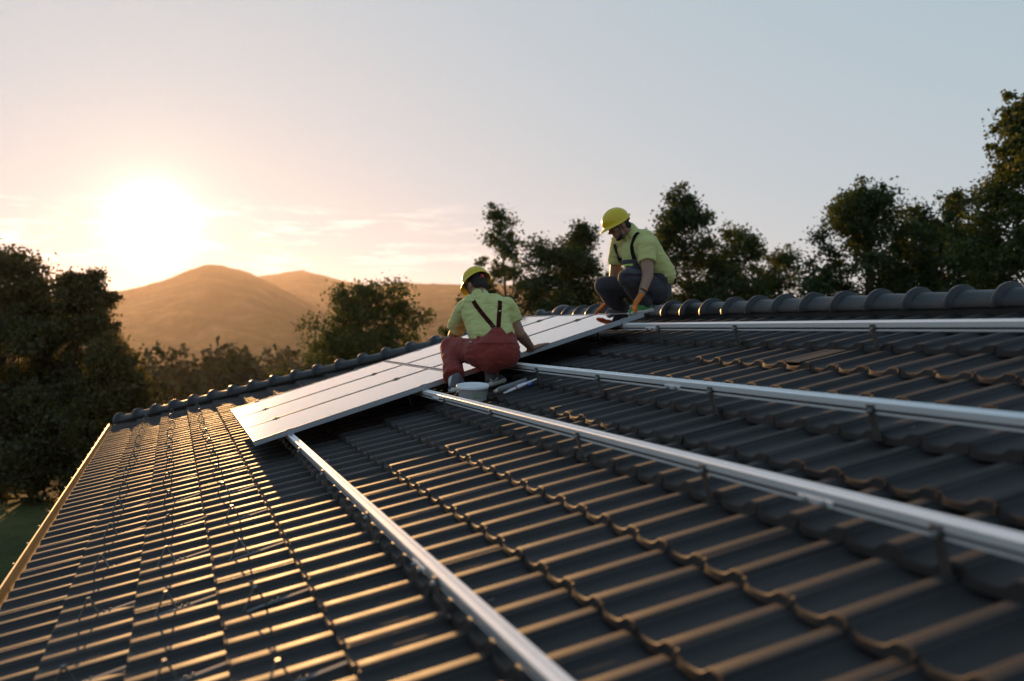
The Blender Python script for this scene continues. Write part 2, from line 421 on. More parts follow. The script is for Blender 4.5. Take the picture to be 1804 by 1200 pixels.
# ------------------------------------------------------------------ ridge and hip caps
def cap_mesh(name, length=0.40, r0_=0.084, r1_=0.079, rc=0.117, collar=0.030):
    st = [(0.0, rc-0.030), (0.0, rc-0.003), (0.002, rc), (collar*0.5, rc+0.001), (collar-0.003, rc), (collar, rc-0.004), (collar+0.003, r0_+0.004), (collar+0.010, r0_), (length*0.6, (r0_+r1_)/2), (length, r1_)]
    seg = 14; v = []; f = []
    for x, r in st:
        for i in range(seg+1):
            a = R(-12) + R(204)*i/seg
            # slight foot flare at the two lower edges
            fl = 1.0 + 0.10*max(0, abs(math.cos(a))-0.85)/0.15
            v.append((x, math.cos(a)*r*fl*1.06, math.sin(a)*r))
    n = seg+1
    for j in range(len(st)-1):
        for i in range(seg):
            a = j*n+i; f.append((a, a+1, a+n+1, a+n))
    me = mesh_np(name, v, f); me.materials.append(M_CAP); return me
ME_RC = cap_mesh('ridge_cap'); ME_HC = cap_mesh('hip_cap', length=0.41, rc=0.128, collar=0.048)
def axis_matrix(p, xdir, up):
    x = xdir.normalized(); z = (up - x*up.dot(x)).normalized(); y = z.cross(x)
    M = Matrix(((x.x, y.x, z.x, 0), (x.y, y.y, z.y, 0), (x.z, y.z, z.z, 0), (0, 0, 0, 1))); M.translation = p; return M
UPZ = Vector((0, 0, 1))
rj = random.Random(3)
i = 0; u = 6.72 + 0.35*11
while u > -2.0:
    p = roof(u, VR, -0.014) + UPZ*rj.gauss(0, 0.0015)
    link('ridge_cap', ME_RC, axis_matrix(p, -_e + UPZ*rj.gauss(-0.012, 0.004) + _rh*rj.gauss(0, 0.004), UPZ), house); u -= 0.35
hd = (roof(U_RIDGE_END, VR) - roof(u_hip(V0), V0)); hl = hd.length; hd.normalize()
hup = (_n + hipn).normalized()
s = 0.16; q0 = roof(u_hip(V0), V0)
while s < hl-0.05:
    p = q0 + hd*s - hup*0.004
    link('hip_cap', ME_HC, axis_matrix(p, hd + hup*rj.gauss(-0.012, 0.004), hup + _e*rj.gauss(0, 0.01)), house); s += 0.372
# the other hip, falling away on the far side
hd2 = (r1 - b1); hl2 = hd2.length; hd2.normalize(); s = 0.0
n_far = (UPZ*math.cos(RP) + _rh*math.sin(RP)); hup2 = (n_far + hipn).normalized()
while s < hl2-0.05:
    link('hip_cap', ME_HC, axis_matrix(b1 + UPZ*0.1 + hd2*s, hd2, hup2), house); s += 0.372
bm = bmesh.new(); bx(bm, -U_RIDGE_END, 7.0, -0.075, 0.075, -0.12, -0.012)
link('ridge_batten', bm_mesh('ridge_batten', bm), axis_matrix(roof(0, VR, 0), -_e, UPZ), house, M_DECK)
bm = bmesh.new(); bx(bm, 0.05, hl, -0.07, 0.07, -0.11, -0.012)
link('hip_batten', bm_mesh('hip_batten', bm), axis_matrix(q0, hd, hup), house, M_DECK)
# rounded junction piece where the ridge meets the hips
bm = bmesh.new(); bmesh.ops.create_uvsphere(bm, u_segments=20, v_segments=12, radius=0.15)
for v in bm.verts:
    v.co.z = max(v.co.z*1.0, -0.05); v.co.x *= 1.15
link('ridge_end_cap', bm_mesh('ridge_end_cap', bm, smooth=True), axis_matrix(roof(U_RIDGE_END-0.08, VR, -0.03), -_e, UPZ), house, M_CAP)

# ------------------------------------------------------------------ gutter
gc, gr = -0.006, 0.074
inner = [(gc + gr*math.cos(math.pi + math.pi*i/14), -0.004 + gr*1.05*math.sin(math.pi + math.pi*i/14)) for i in range(15)]
inner[0] = (gc-gr, 0.006)
prof = [(gc-gr, 0.013)] + inner + [(gc + (gr+0.003)*math.cos(math.pi*2 - math.pi*i/14), -0.004 + (gr+0.003)*1.05*math.sin(math.pi*2 - math.pi*i/14)) for i in range(15)] + [(gc-gr-0.003, 0.002), (gc-gr-0.011, 0.002), (gc-gr-0.011, 0.013)]
edge = roof(0, V0+0.012, -0.052)
GM = Matrix(((-_e.x, _rh.x, 0, edge.x), (-_e.y, _rh.y, 0, edge.y), (-_e.z, _rh.z, 1, edge.z), (0, 0, 0, 1)))
bm = bmesh.new(); extrude_profile(bm, prof, -(u_hip(V0)+0.16), 7.0)
me = bm_mesh('gutter', bm, smooth=False)
gut = link('gutter', me, GM, house, M_GUT)
def offs(pts, d): return [(gc + (y-gc)*(1 + d/gr), -0.004 + (z+0.004)*(1 + d/gr)) for y, z in pts]
for uj in (3.3, 6.42, 9.55, 12.6):
    bm = bmesh.new(); extrude_profile(bm, offs(inner, -0.0015) + offs(inner, 0.0055)[::-1], -uj-0.03, -uj+0.03)
    link('gutter_joint', bm_mesh('gutter_joint', bm), GM, gut, M_GUT)
uu = 3.05
while uu < 16:
    bm = bmesh.new(); extrude_profile(bm, offs(inner, 0.0040) + offs(inner, 0.010)[::-1], -uu-0.014, -uu+0.014)
    bx(bm, -uu-0.014, -uu+0.014, gc-gr-0.022, gc-gr-0.0115, -0.012, 0.022)
    link('gutter_bracket', bm_mesh('gutter_bracket', bm), GM, gut, M_STEEL); uu += 0.62
bm = bmesh.new(); half = [(y, z) for y, z in inner]
vv = [bm.verts.new((-(u_hip(V0)+0.161), y, z)) for y, z in half]; bm.faces.new(vv)
link('gutter_end', bm_mesh('gutter_end', bm), GM, gut, M_GUT)

# ------------------------------------------------------------------ snow guards on the lower rows
def guard_meshes():
    bm = bmesh.new()
    # strap from the joint above, lying along the rib, to the foot of the loop
    z0 = 0.010
    tp = [(0.0, 0.255, 0.016), (0.0, 0.15, z0+0.003), (0.0, 0.06, z0), (0.0, 0.0, z0-0.004)]
    for (p, q) in zip(tp, tp[1:]):
        d = 0.010
        vs4 = [bm.verts.new((p[0]-d, p[1], p[2])), bm.verts.new((p[0]+d, p[1], p[2])), bm.verts.new((q[0]+d, q[1], q[2])), bm.verts.new((q[0]-d, q[1], q[2]))]
        lo4 = [bm.verts.new((v.co.x, v.co.y, v.co.z-0.003)) for v in vs4]
        bm.faces.new(vs4); bm.faces.new(lo4[::-1])
        for i in range(4): bm.faces.new((vs4[i], lo4[i], lo4[(i+1) % 4], vs4[(i+1) % 4]))
    st = bm_mesh('strap', bm)
    bm = bmesh.new()
    tube(bm, [(-0.004, -0.012, 0.004), (0.0, 0.050, 0.088), (0.0, 0.060, 0.090), (0.004, 0.082, 0.010)], 0.0046, 6)
    bx(bm, -0.009, 0.009, 0.047, 0.064, 0.084, 0.097, 0.002)
    lp = bm_mesh('loop', bm)
    bm = bmesh.new()
    for y in (0.105, 0.130): bmesh.ops.create_uvsphere(bm, u_segments=8, v_segments=6, radius=0.006, matrix=Matrix.Translation((0, y, z0+0.004)))
    rv = bm_mesh('rivet', bm)
    for me, m_ in ((st, M_STRAP), (lp, M_STEEL), (rv, M_STEEL)): me.materials.append(m_)
    return st, lp, rv
G_ST, G_LP, G_RV = guard_meshes()
rj = random.Random(9)
for row, uo in ((1, 3.90), (2, 3.50), (3, 3.07)):
    n = 0
    while True:
        u = uo + 4*UW*n; n += 1
        v = V0 + ROW*row + 0.105
        if u > u_hip(v) - 0.45: break
        if u < 2.6: continue
        bent = (row == 1 and n == 7)
        M = RM @ Matrix.Translation((-(u+0.052), v + rj.gauss(0, 0.006), -0.036 - 0.105*math.tan(TILT))) @ Matrix.Rotation(rj.gauss(0, 0.012) + (0.9 if bent else 0), 4, 'Z') @ Matrix.Rotation(-TILT + (0.05 if not bent else -0.12), 4, 'X')
        g = link('snow_guard', G_ST, M, house)
        link('loop', G_LP, M @ Matrix.Rotation(rj.gauss(0, 0.08), 4, 'Y'), g)
        link('rivet', G_RV, M, g)

# ------------------------------------------------------------------ mounting rails with their hooks, splices, clamps
RW0 = 0.061                                       # underside of the rail above the tile crests
RPROF = [(0.0, 0.0), (0.0, 0.014), (0.022, 0.014), (0.022, 0.0275), (0.0, 0.0275), (0.0, 0.0635), (0.0015, 0.065), (0.012, 0.065), (0.012, 0.056), (0.028, 0.056), (0.028, 0.065), (0.0385, 0.065), (0.04, 0.0635), (0.04, 0.0)]
RPROF = [(y, z*0.77) for y, z in RPROF]
RT = 0.0505
def hook_mesh():
    bm = bmesh.new()
    # plate rising from under the tile lip along the front of the rail
    bx(bm, -0.019, 0.019, -0.010, -0.004, -0.052, 0.105-0.046+0.026, 0.0015)
    bx(bm, -0.019, 0.019, -0.010, 0.16, -0.058, -0.052)
    bx(bm, -0.019, 0.019, -0.010, 0.012, 0.085, 0.0895)
    return bm_mesh('roof_hook', bm)
ME_HOOK = hook_mesh(); ME_HOOK.materials.append(M_STEEL)
def bolt_mesh(name, r, h):
    bm = bmesh.new(); bmesh.ops.create_cone(bm, segments=6, radius1=r, radius2=r, depth=h, cap_ends=True, matrix=Matrix.Rotation(math.pi/2, 4, 'X'))
    bmesh.ops.create_cone(bm, segments=12, radius1=r*1.5, radius2=r*1.5, depth=h*0.3, cap_ends=True, matrix=Matrix.Translation((0, h*0.4, 0)) @ Matrix.Rotation(math.pi/2, 4, 'X'))
    me = bm_mesh(name, bm); me.materials.append(M_GALV); return me
ME_BOLT = bolt_mesh('bolt', 0.0075, 0.014)
bm = bmesh.new(); bx(bm, -0.085, 0.085, -0.0055, -0.0005, 0.003, 0.025, 0.0012); ME_SPL = bm_mesh('rail_splice', bm); ME_SPL.materials.append(M_ALU)
bm = bmesh.new()
bx(bm, -0.0025, 0.0025, -0.022, 0.022, 0.0, 0.0445); bx(bm, -0.0025, 0.014, -0.022, 0.022, 0.0405, 0.0445); bx(bm, -0.024, -0.0025, -0.022, 0.022, 0.0, 0.004)
ME_ECL = bm_mesh('end_clamp', bm); ME_ECL.materials.append(M_FRAME)
bm = bmesh.new(); bx(bm, -0.022, 0.022, -0.028, 0.028, 0.0410, 0.0440, 0.001); bx(bm, -0.007, 0.007, -0.028, 0.028, 0.0, 0.041)
bmesh.ops.create_cone(bm, segments=6, radius1=0.007, radius2=0.007, depth=0.006, cap_ends=True, matrix=Matrix.Translation((0, 0, 0.047)))
ME_MCL = bm_mesh('mid_clamp', bm); ME_MCL.materials.append(M_BLACK)
PU = [(7.55, 8.54), (8.56, 9.55), (9.57, 10.56)]
PVR = [(0.29, 1.94), (1.96, 3.61)]
rails = [(5, 0.05, 'aluminium rail nearest the eave, starting under the lowest corner of the panels', 3.4),
         (8, 0.07, 'aluminium rail that ends beside the white bucket', 2.55),
         (10, 0.06, 'aluminium rail that ends behind the worker in red overalls', 4.75),
         (13, 0.06, 'aluminium rail nearest the ridge, below the worker in grey overalls', 7.05)]
HOOKS = [8.05, 6.87, 5.76, 4.38, 3.18, 2.0, 0.84, -0.3, 9.2, 10.3]
for ri, (k, dv, label, usp) in enumerate(rails):
    v = V0 + ROW*k - 0.004
    M0 = RM @ Matrix.Translation((0, v, RW0))
    root = empty('mounting_rail', roof(4.0, v, RW0), label, 'rail', 'aluminium rails across the roof')
    segs = [(-1.4, usp), (usp, usp+4.6), (usp+4.6, 10.78)] if usp+4.6 < 10.5 else [(-1.4, usp), (usp, 10.78)]
    if usp - 2.2 > 0: segs[0] = (usp-2.25 if ri == 1 else -1.4, usp)
    if ri == 1: segs.insert(0, (-1.4, usp-2.25))
    for (ua, ub) in segs:
        bm = bmesh.new(); extrude_profile(bm, RPROF, -ub+0.001, -ua-0.001)
        me_r = bm_mesh('rail', bm); me_r.materials.append(M_ALU); me_r.materials.append(M_SLOTSHADE)
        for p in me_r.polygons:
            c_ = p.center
            if 0.004 < c_.y < 0.026 and 0.008 < c_.z < 0.024 and abs(p.normal.x) < 0.5: p.material_index = 1  # inner slot faces get the painted shade
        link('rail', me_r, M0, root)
    joints = sorted({round(b_, 3) for a_, b_ in segs if b_ < 10.5})
    for uj in joints:
        sp_ = link('rail_splice', ME_SPL, M0 @ Matrix.Translation((-uj, 0, 0)), root)
        for dx in (-0.045, 0.045): link('bolt', ME_BOLT, M0 @ Matrix.Translation((-uj+dx, -0.012, 0.014)), sp_)
    for uh in HOOKS:
        uh2 = uh + (0.04 if ri % 2 else -0.03)
        hk = link('roof_hook', ME_HOOK, M0 @ Matrix.Translation((-uh2, 0, -0.050)), root)
        link('bolt', ME_BOLT, M0 @ Matrix.Translation((-uh2, -0.018, 0.017)), hk)
    # clamps holding the panels
    for uc in (7.55, 10.56):
        sgn = 1 if uc < 9 else -1
        link('end_clamp', ME_ECL, M0 @ Matrix.Translation((-uc + sgn*0.003, 0.02, RT)) @ (Matrix.Rotation(math.pi, 4, 'Z') if sgn > 0 else Matrix.Identity(4)), root)
    for uc in (8.55, 9.56):
        link('mid_clamp', ME_MCL, M0 @ Matrix.Translation((-uc, 0.02, RT)) , root)

# ------------------------------------------------------------------ solar panels
M_GLASS = bpy.data.materials.new('solar_glass'); M_GLASS.use_nodes = True  # reflects the low bright sky
t = M_GLASS.node_tree; b = t.nodes['Principled BSDF']
tcn = N(t, 'ShaderNodeTexCoord'); sx = N(t, 'ShaderNodeSeparateXYZ'); t.links.new(tcn.outputs['Object'], sx.inputs[0])
gx = math_(t, 'ABSOLUTE', math_(t, 'SUBTRACT', math_(t, 'FRACT', math_(t, 'DIVIDE', sx.outputs[0], 0.1585)), 0.5))
gy = math_(t, 'ABSOLUTE', math_(t, 'SUBTRACT', math_(t, 'FRACT', math_(t, 'DIVIDE', sx.outputs[1], 0.1585)), 0.5))
ln = math_(t, 'GREATER_THAN', math_(t, 'MAXIMUM', gx, gy), 0.488)
t.links.new(ramp(t, ln, [(0, (0.006, 0.008, 0.018)), (1, (0.10, 0.10, 0.11))]), b.inputs['Base Color'])
b.inputs['Roughness'].default_value = 0.05; b.inputs['IOR'].default_value = 2.6; b.inputs['Coat Weight'].default_value = 1.0; b.inputs['Coat Roughness'].default_value = 0.04
def ring_mesh(L, W, h, t_):
    bm = bmesh.new()
    o = [(0, 0), (L, 0), (L, W), (0, W)]; i_ = [(t_, t_), (L-t_, t_), (L-t_, W-t_), (t_, W-t_)]
    rows = [[bm.verts.new((x, y, z)) for x, y in pts] for pts, z in ((o, 0), (o, h), (i_, h), (i_, h-0.0045))]
    for r_a, r_b in zip(rows, rows[1:]):
        for k in range(4): bm.faces.new((r_a[k], r_a[(k+1) % 4], r_b[(k+1) % 4], r_b[k]))
    bx(bm, t_, L-t_, t_, W-t_, h-0.012, h-0.0075)
    return bm_mesh('frame', bm, recalc=True)
ME_FR = ring_mesh(0.99, 1.65, 0.040, 0.011); ME_FR.materials.append(M_FRAME)
bm = bmesh.new(); f = bm.faces.new([bm.verts.new(p) for p in ((0.0105, 0.0105, 0.0362), (0.9795, 0.0105, 0.0362), (0.9795, 1.6395, 0.0362), (0.0105, 1.6395, 0.0362))])
ME_GL = bm_mesh('glass', bm, recalc=False); ME_GL.materials.append(M_GLASS)
bm = bmesh.new(); bx(bm, 0.42, 0.57, 1.48, 1.59, 0.010, 0.0275, 0.003); ME_JB = bm_mesh('junction_box', bm); ME_JB.materials.append(M_BLACK)
PW = RW0 + RT
cols = ['in the column nearest the camera', 'in the middle column', 'in the column farthest from the camera']
rows_ = ['lower solar panel', 'upper solar panel']
extra = {(0, 0): ', its corner lowest on the roof', (0, 1): ', under the red worker\'s hand', (1, 0): '', (1, 1): '', (2, 0): '', (2, 1): ', by the hip'}
for i, (ua, ub) in enumerate(PU):
    for j, (va, vb) in enumerate(PVR):
        M = RM @ Matrix.Translation((-ub, va, PW))
        p = empty('solar_panel', M.translation, rows_[j] + ' ' + cols[i] + extra[(i, j)], 'solar panel', 'solar panels laid on the rails')
        link('frame', ME_FR, M, p); link('glass', ME_GL, M, p); link('junction_box', ME_JB, M, p)

# ------------------------------------------------------------------ trees
M_LEAF_A = leaf_mat('leaves_olive', (0.036, 0.058, 0.015), (0.078, 0.100, 0.027), 0.38)
M_LEAF_B = leaf_mat('leaves_dark', (0.025, 0.044, 0.014), (0.055, 0.080, 0.023), 0.36)
M_LEAF_C = leaf_mat('leaves_brown', (0.042, 0.046, 0.016), (0.084, 0.082, 0.026), 0.40)
def tree(name, label, px, D, top_y, half_px, seed, n_leaf=9000, leaf=0.11, trunk_frac=0.25, z0=None, lm=None, shape='round', sparse=1.0, cat='tree', bare=0.0, lobes=None, nclump=None, group=None, low=0.0):
    """D: distance; top_y, half_px: height of the tip and half width in photograph pixels, turned into metres at that distance"""
    rg = np.random.default_rng(seed); n_leaf = int(n_leaf*2.9)
    p = at(px, 578, D); x0, y0 = p.x, p.y
    if z0 is None: z0 = float(terrain_z(np.array(x0), np.array(y0)))
    H = CZ + (578-top_y)/FPX*D - z0; Rc = half_px/FPX*D
    root = empty(name, (x0, y0, z0-0.05), label, cat, group)
    bm = bmesh.new()
    z_lo = H*(0.04 if shape == 'dome' else max(0.10, trunk_frac))
    def prof(t):
        if shape == 'dome': return math.sqrt(max(0.0, 1-(max(0, t-0.1)/0.95)**2))
        if shape == 'narrow': return (0.95*(1-t)**0.75 + 0.08)*min(1, 0.55+t*3)
        if shape == 'tall': return max(0.12, math.sin(math.pi*min(1, 0.16+0.80*t)))**0.75
        return max(0.14, math.sin(math.pi*min(1, 0.20+0.74*t)))**0.6
    # trunk, wandering a little
    wx, wy = rg.normal(0, 0.12, 2)
    def axis(z): q = z/H; return Vector((wx*math.sin(q*4.0), wy*math.sin(q*5.0+1)-wy*0.84, z))
    rt = 0.010*H + 0.03
    zt = H*(0.90 if shape != 'dome' else 0.6)
    tube(bm, [axis(z) for z in np.linspace(0, zt, 9)], [rt*(1-0.88*q)+0.006 for q in np.linspace(0, 1, 9)], 7, caps=False)
    ncl = int(nclump or (34 + 9*Rc*Rc + 6.5*H*min(2.5, Rc)))
    cl_p, cl_s, cl_w = [], [], []
    for i in range(ncl):
        t = rg.uniform(0, 1)**0.85; az = rg.uniform(0, 6.283)
        lump = 0.80 + 0.42*noise.noise(Vector((math.cos(az)*1.4 + seed*3.1, math.sin(az)*1.4, t*4.0)))
        rf = rg.uniform(0.12, 1.0)**0.6
        rr_ = Rc*prof(t)*lump*rf*1.28
        z = z_lo + (H*0.985 - z_lo)*t
        p = axis(z) + Vector((math.cos(az)*rr_, math.sin(az)*rr_, rg.normal(0, 0.12)))
        s_ = (0.12 + 0.062*min(Rc, 2.6))*rg.uniform(0.55, 1.3)*sparse
        cl_p.append(p); cl_s.append(s_); cl_w.append(s_**2*rg.uniform(0.5, 1.4))
        zb = max(z_lo*0.7, z - rr_*rg.uniform(0.45, 0.9)); zb = min(zb, zt*0.98); b0_ = axis(zb)
        m1 = b0_.lerp(p, 0.45) + UPZ*rr_*0.10 + Vector(rg.normal(0, 0.06, 3))
        tube(bm, [b0_, m1, p], [0.010+0.012*rr_, 0.008+0.006*rr_, 0.005], 4, caps=False)
        for q in range(2):                                   # twigs that break the outline
            e = p + Vector(rg.normal(0, 1, 3)).normalized()*s_*rg.uniform(1.0, 1.9) + UPZ*s_*0.5
            tube(bm, [p, p.lerp(e, 0.5) + Vector(rg.normal(0, 0.03, 3)), e], [0.006, 0.005, 0.003], 3, caps=False)
            if rg.uniform() < 0.6: cl_p.append(e); cl_s.append(s_*0.42); cl_w.append(s_**2*0.16)
    tr_o = link('trunk', bm_mesh('trunk', bm, smooth=True, recalc=False), Matrix.Translation((x0, y0, z0-0.05)), root, M_BARK)
    T = np.array([tuple(q) for q in cl_p]); S_ = np.array(cl_s); Wt = np.array(cl_w); Wt /= Wt.sum()
    idx = rg.choice(len(T), n_leaf, p=Wt)
    C_ = T[idx] + rg.normal(0, 1, (n_leaf, 3))*S_[idx][:, None]*np.array([0.85, 0.85, 0.62])
    C_[:, 2] = np.maximum(C_[:, 2], 0.05)
    a = rg.normal(0, 1, (n_leaf, 3)); a /= np.linalg.norm(a, axis=1, keepdims=True)
    h = rg.normal(0, 1, (n_leaf, 3)); b_ = np.cross(a, h); b_ /= np.linalg.norm(b_, axis=1, keepdims=True)
    s_ = leaf*rg.uniform(0.55, 1.3, (n_leaf, 1))
    n3_ = np.cross(a, b_)
    v = np.stack([C_ - a*s_*0.5, C_ + b_*s_*0.30 + n3_*s_*0.06, C_ + a*s_*0.5, C_ - b_*s_*0.30 + n3_*s_*0.06], 1).reshape(-1, 3)
    f = np.arange(n_leaf*4).reshape(-1, 4)
    link('crown', mesh_np('crown', v, f, smooth=False), Matrix.Translation((x0, y0, z0-0.05)), root, lm or M_LEAF_A)
    return root
GL, GR = 'trees at the left behind the gutter', 'trees along the skyline behind the ridge'
tree('tree', 'broad brownish tree cut off by the left edge of the view', 5, 31, 448, 160, 21, 18000, 0.13, 0.12, lm=M_LEAF_C, group=GL)
tree('tree', 'tall loose tree in front of the setting sun, left of the hills', 126, 30, 466, 88, 22, 15000, 0.12, 0.10, lm=M_LEAF_C, group=GL, sparse=0.92)
tree('bush', 'low dense dark bush above the far end of the gutter', 205, 27, 606, 84, 23, 13000, 0.11, 0.05, lm=M_LEAF_C, shape='dome', cat='bush')
tree('bush', 'dark undergrowth bush at the edge of the meadow', 55, 28.5, 690, 120, 24, 12000, 0.12, 0.04, lm=M_LEAF_C, shape='dome', cat='bush')
tree('tree', 'round olive tree in front of the hills, beyond the solar panels', 645, 33, 503, 126, 25, 14000, 0.12, 0.10, lm=M_LEAF_A, shape='round')
tree('tree', 'small loose tree just left of the yellow helmet', 808, 34, 520, 38, 26, 3200, 0.11, 0.2, lm=M_LEAF_A, shape='tall')
tree('tree', 'slim airy tree between the two workers, nearer the red one', 888, 34, 382, 58, 27, 4300, 0.11, 0.25, lm=M_LEAF_A, shape='tall', sparse=0.95, group=GR, nclump=44)
tree('tree', 'dense low tree between the two workers', 962, 32, 418, 86, 28, 9500, 0.11, 0.1, lm=M_LEAF_B, shape='round', group=GR)
tree('tree', 'pointed tree just left of the worker in grey', 1022, 33, 384, 78, 29, 8500, 0.11, 0.15, lm=M_LEAF_B, shape='narrow', group=GR)
tree('tree', 'tallest tree right behind the back of the worker in grey', 1208, 32, 336, 84, 30, 10500, 0.12, 0.14, lm=M_LEAF_B, shape='tall', group=GR)
tree('tree', 'middle tree of the three behind the ridge caps, with sky showing through', 1296, 33, 394, 82, 31, 7600, 0.11, 0.2, lm=M_LEAF_A, shape='round', sparse=0.95, group=GR)
tree('tree', 'shortest skyline tree, beside the bright gap in the trees', 1372, 34, 440, 60, 32, 5200, 0.11, 0.2, lm=M_LEAF_A, shape='round', group=GR)
tree('tree', 'wide dark round tree right of the bright gap', 1532, 29, 330, 128, 33, 20000, 0.12, 0.10, lm=M_LEAF_B, shape='round', group=GR)
tree('tree', 'dark tree between the wide round one and the tallest', 1664, 30, 338, 112, 34, 14000, 0.12, 0.10, lm=M_LEAF_B, shape='round', group=GR)
tree('tree', 'tallest tree of all, cut off by the right edge of the view', 1818, 24, 145, 124, 35, 17000, 0.12, 0.14, lm=M_LEAF_A, shape='tall', group=GR)
tree('bush', 'dense dark bush low behind the right end of the ridge', 1725, 27, 415, 90, 36, 12000, 0.12, 0.05, lm=M_LEAF_B, shape='dome', cat='bush')
tree('bush', 'low bush filling the space under the skyline trees behind the worker in grey', 1110, 30, 470, 100, 37, 9500, 0.11, 0.05, lm=M_LEAF_B, shape='dome', cat='bush')
tree('bush', 'long low bush below the three skyline trees right of the workers', 1300, 31, 487, 120, 38, 8000, 0.11, 0.05, lm=M_LEAF_B, shape='dome', cat='bush')

M_WOODS = leaf_mat('woods_leaves', (0.016, 0.026, 0.010), (0.036, 0.046, 0.017), 0.20)
# far wood in the hollow: one mass of crowns
rg = np.random.default_rng(77)
Vs, Fs, off = [], [], 0
nt_ = 260
D_ = rg.uniform(95, 330, nt_); X_ = rg.uniform(120, 1000, nt_)
D_ = np.concatenate([D_, rg.uniform(90, 330, 230)]); X_ = np.concatenate([X_, rg.uniform(-1400, 80, 110), rg.uniform(1050, 3300, 120)])
vv_ = []
for D, px in zip(D_, X_):
    p = at(px, 578, D); x, y = p.x, p.y; z = float(terrain_z(np.array(x), np.array(y)))
    h = rg.uniform(5, 9)*(1.0 if D > 130 else 0.8); w = h*rg.uniform(0.32, 0.5); n = 420
    u_ = rg.normal(0, 1, (n, 3)); u_ /= np.linalg.norm(u_, axis=1, keepdims=True)
    rr = rg.uniform(0.55, 1.05, (n, 1))
    c_ = np.array([x, y, z+h*0.56]) + u_*rr*np.array([w, w, h*0.46]) + rg.normal(0, 0.2, (n, 3))
    a = rg.normal(0, 1, (n, 3)); a /= np.linalg.norm(a, axis=1, keepdims=True); hh = rg.normal(0, 1, (n, 3)); b_ = np.cross(a, hh); b_ /= np.linalg.norm(b_, axis=1, keepdims=True)
    s_ = rg.uniform(0.35, 0.8, (n, 1))
    vv_.append(np.stack([c_-a*s_*0.6, c_+b_*s_*0.4, c_+a*s_*0.6, c_-b_*s_*0.4], 1).reshape(-1, 3))
V = np.concatenate(vv_)
tag(link('woods', mesh_np('woods', V, np.arange(len(V)).reshape(-1, 4), smooth=False), mat=M_WOODS), kind='stuff')

# ------------------------------------------------------------------ people
M_SKIN = mat('skin', (0.30, 0.165, 0.11), rough=0.55, var=0.10, nscale=20, bump=0.05, bscale=200)
M_SHIRT = mat('lime_shirt', (0.52, 0.52, 0.20), rough=0.9, var=0.06, nscale=14, bump=0.15, bscale=300, sheen=0.15)
M_RED = mat('red_workwear', (0.23, 0.029, 0.022), rough=0.9, var=0.14, nscale=12, bump=0.2, bscale=260, sheen=0.1)
M_REDST = mat('red_strap', (0.15, 0.022, 0.026), rough=0.85)
M_GREY = mat('grey_workwear', (0.040, 0.038, 0.050), rough=0.9, var=0.14, nscale=12, bump=0.2, bscale=260, sheen=0.1)
M_GREYST = mat('dark_strap', (0.040, 0.042, 0.058), rough=0.85)
M_HAT = mat('yellow_helmet', (0.66, 0.47, 0.012), rough=0.32, spec=0.5, var=0.04, nscale=9)
M_HAIR = mat('dark_hair', (0.018, 0.013, 0.010), rough=0.75, bump=0.6, bscale=160)
M_GLOVE = mat('orange_glove', (0.60, 0.155, 0.02), rough=0.8, var=0.12, nscale=30, bump=0.2, bscale=250)
M_SHOE = mat('grey_shoe', (0.10, 0.095, 0.11), rough=0.8, var=0.15, nscale=25)
M_GSHOE = mat('green_shoe', (0.07, 0.22, 0.05), rough=0.7, var=0.15, nscale=25)
M_SOLE = mat('pale_sole', (0.55, 0.53, 0.50), rough=0.7)
M_SOCK = mat('white_sock', (0.7, 0.7, 0.72), rough=0.95)
M_BAND = mat('harness_band', (0.16, 0.17, 0.23), rough=0.6)
M_KNOB = mat('red_knob', (0.33, 0.04, 0.03), rough=0.5)
M_LIME = mat('lime_trim', (0.36, 0.56, 0.10), rough=0.8)
M_EYE = mat('eye', (0.03, 0.02, 0.015), rough=0.2)

def capsule(bm, p0, r0, p1, r1, seg=14):
    p0, p1 = Vector(p0), Vector(p1); d = p1 - p0
    if d.length < 1e-5: d = Vector((0, 0, 1e-4))
    t = d.normalized(); a = t.orthogonal().normalized(); b = t.cross(a); rings = []
    for ang in (-75, -50, -25, 0): rings.append((p0 + t*r0*math.sin(R(ang)), r0*math.cos(R(ang))))
    for ang in (0, 25, 50, 75): rings.append((p1 + t*r1*math.sin(R(ang)), r1*math.cos(R(ang))))
    vr = [[bm.verts.new(c + (a*math.cos(k*2*math.pi/seg) + b*math.sin(k*2*math.pi/seg))*r) for k in range(seg)] for c, r in rings]
    for q0, q1 in zip(vr, vr[1:]):
        for k in range(seg): bm.faces.new((q0[k], q0[(k+1) % seg], q1[(k+1) % seg], q1[k]))
    bm.faces.new(vr[0][::-1]); bm.faces.new(vr[-1])
def ellipsoid(bm, c, ax, rad):
    M = Matrix((ax[0], ax[1], ax[2])).transposed().to_4x4() @ Matrix.Diagonal((rad[0], rad[1], rad[2], 1)); M.translation = c
    bmesh.ops.create_uvsphere(bm, u_segments=20, v_segments=12, radius=1.0, matrix=M)
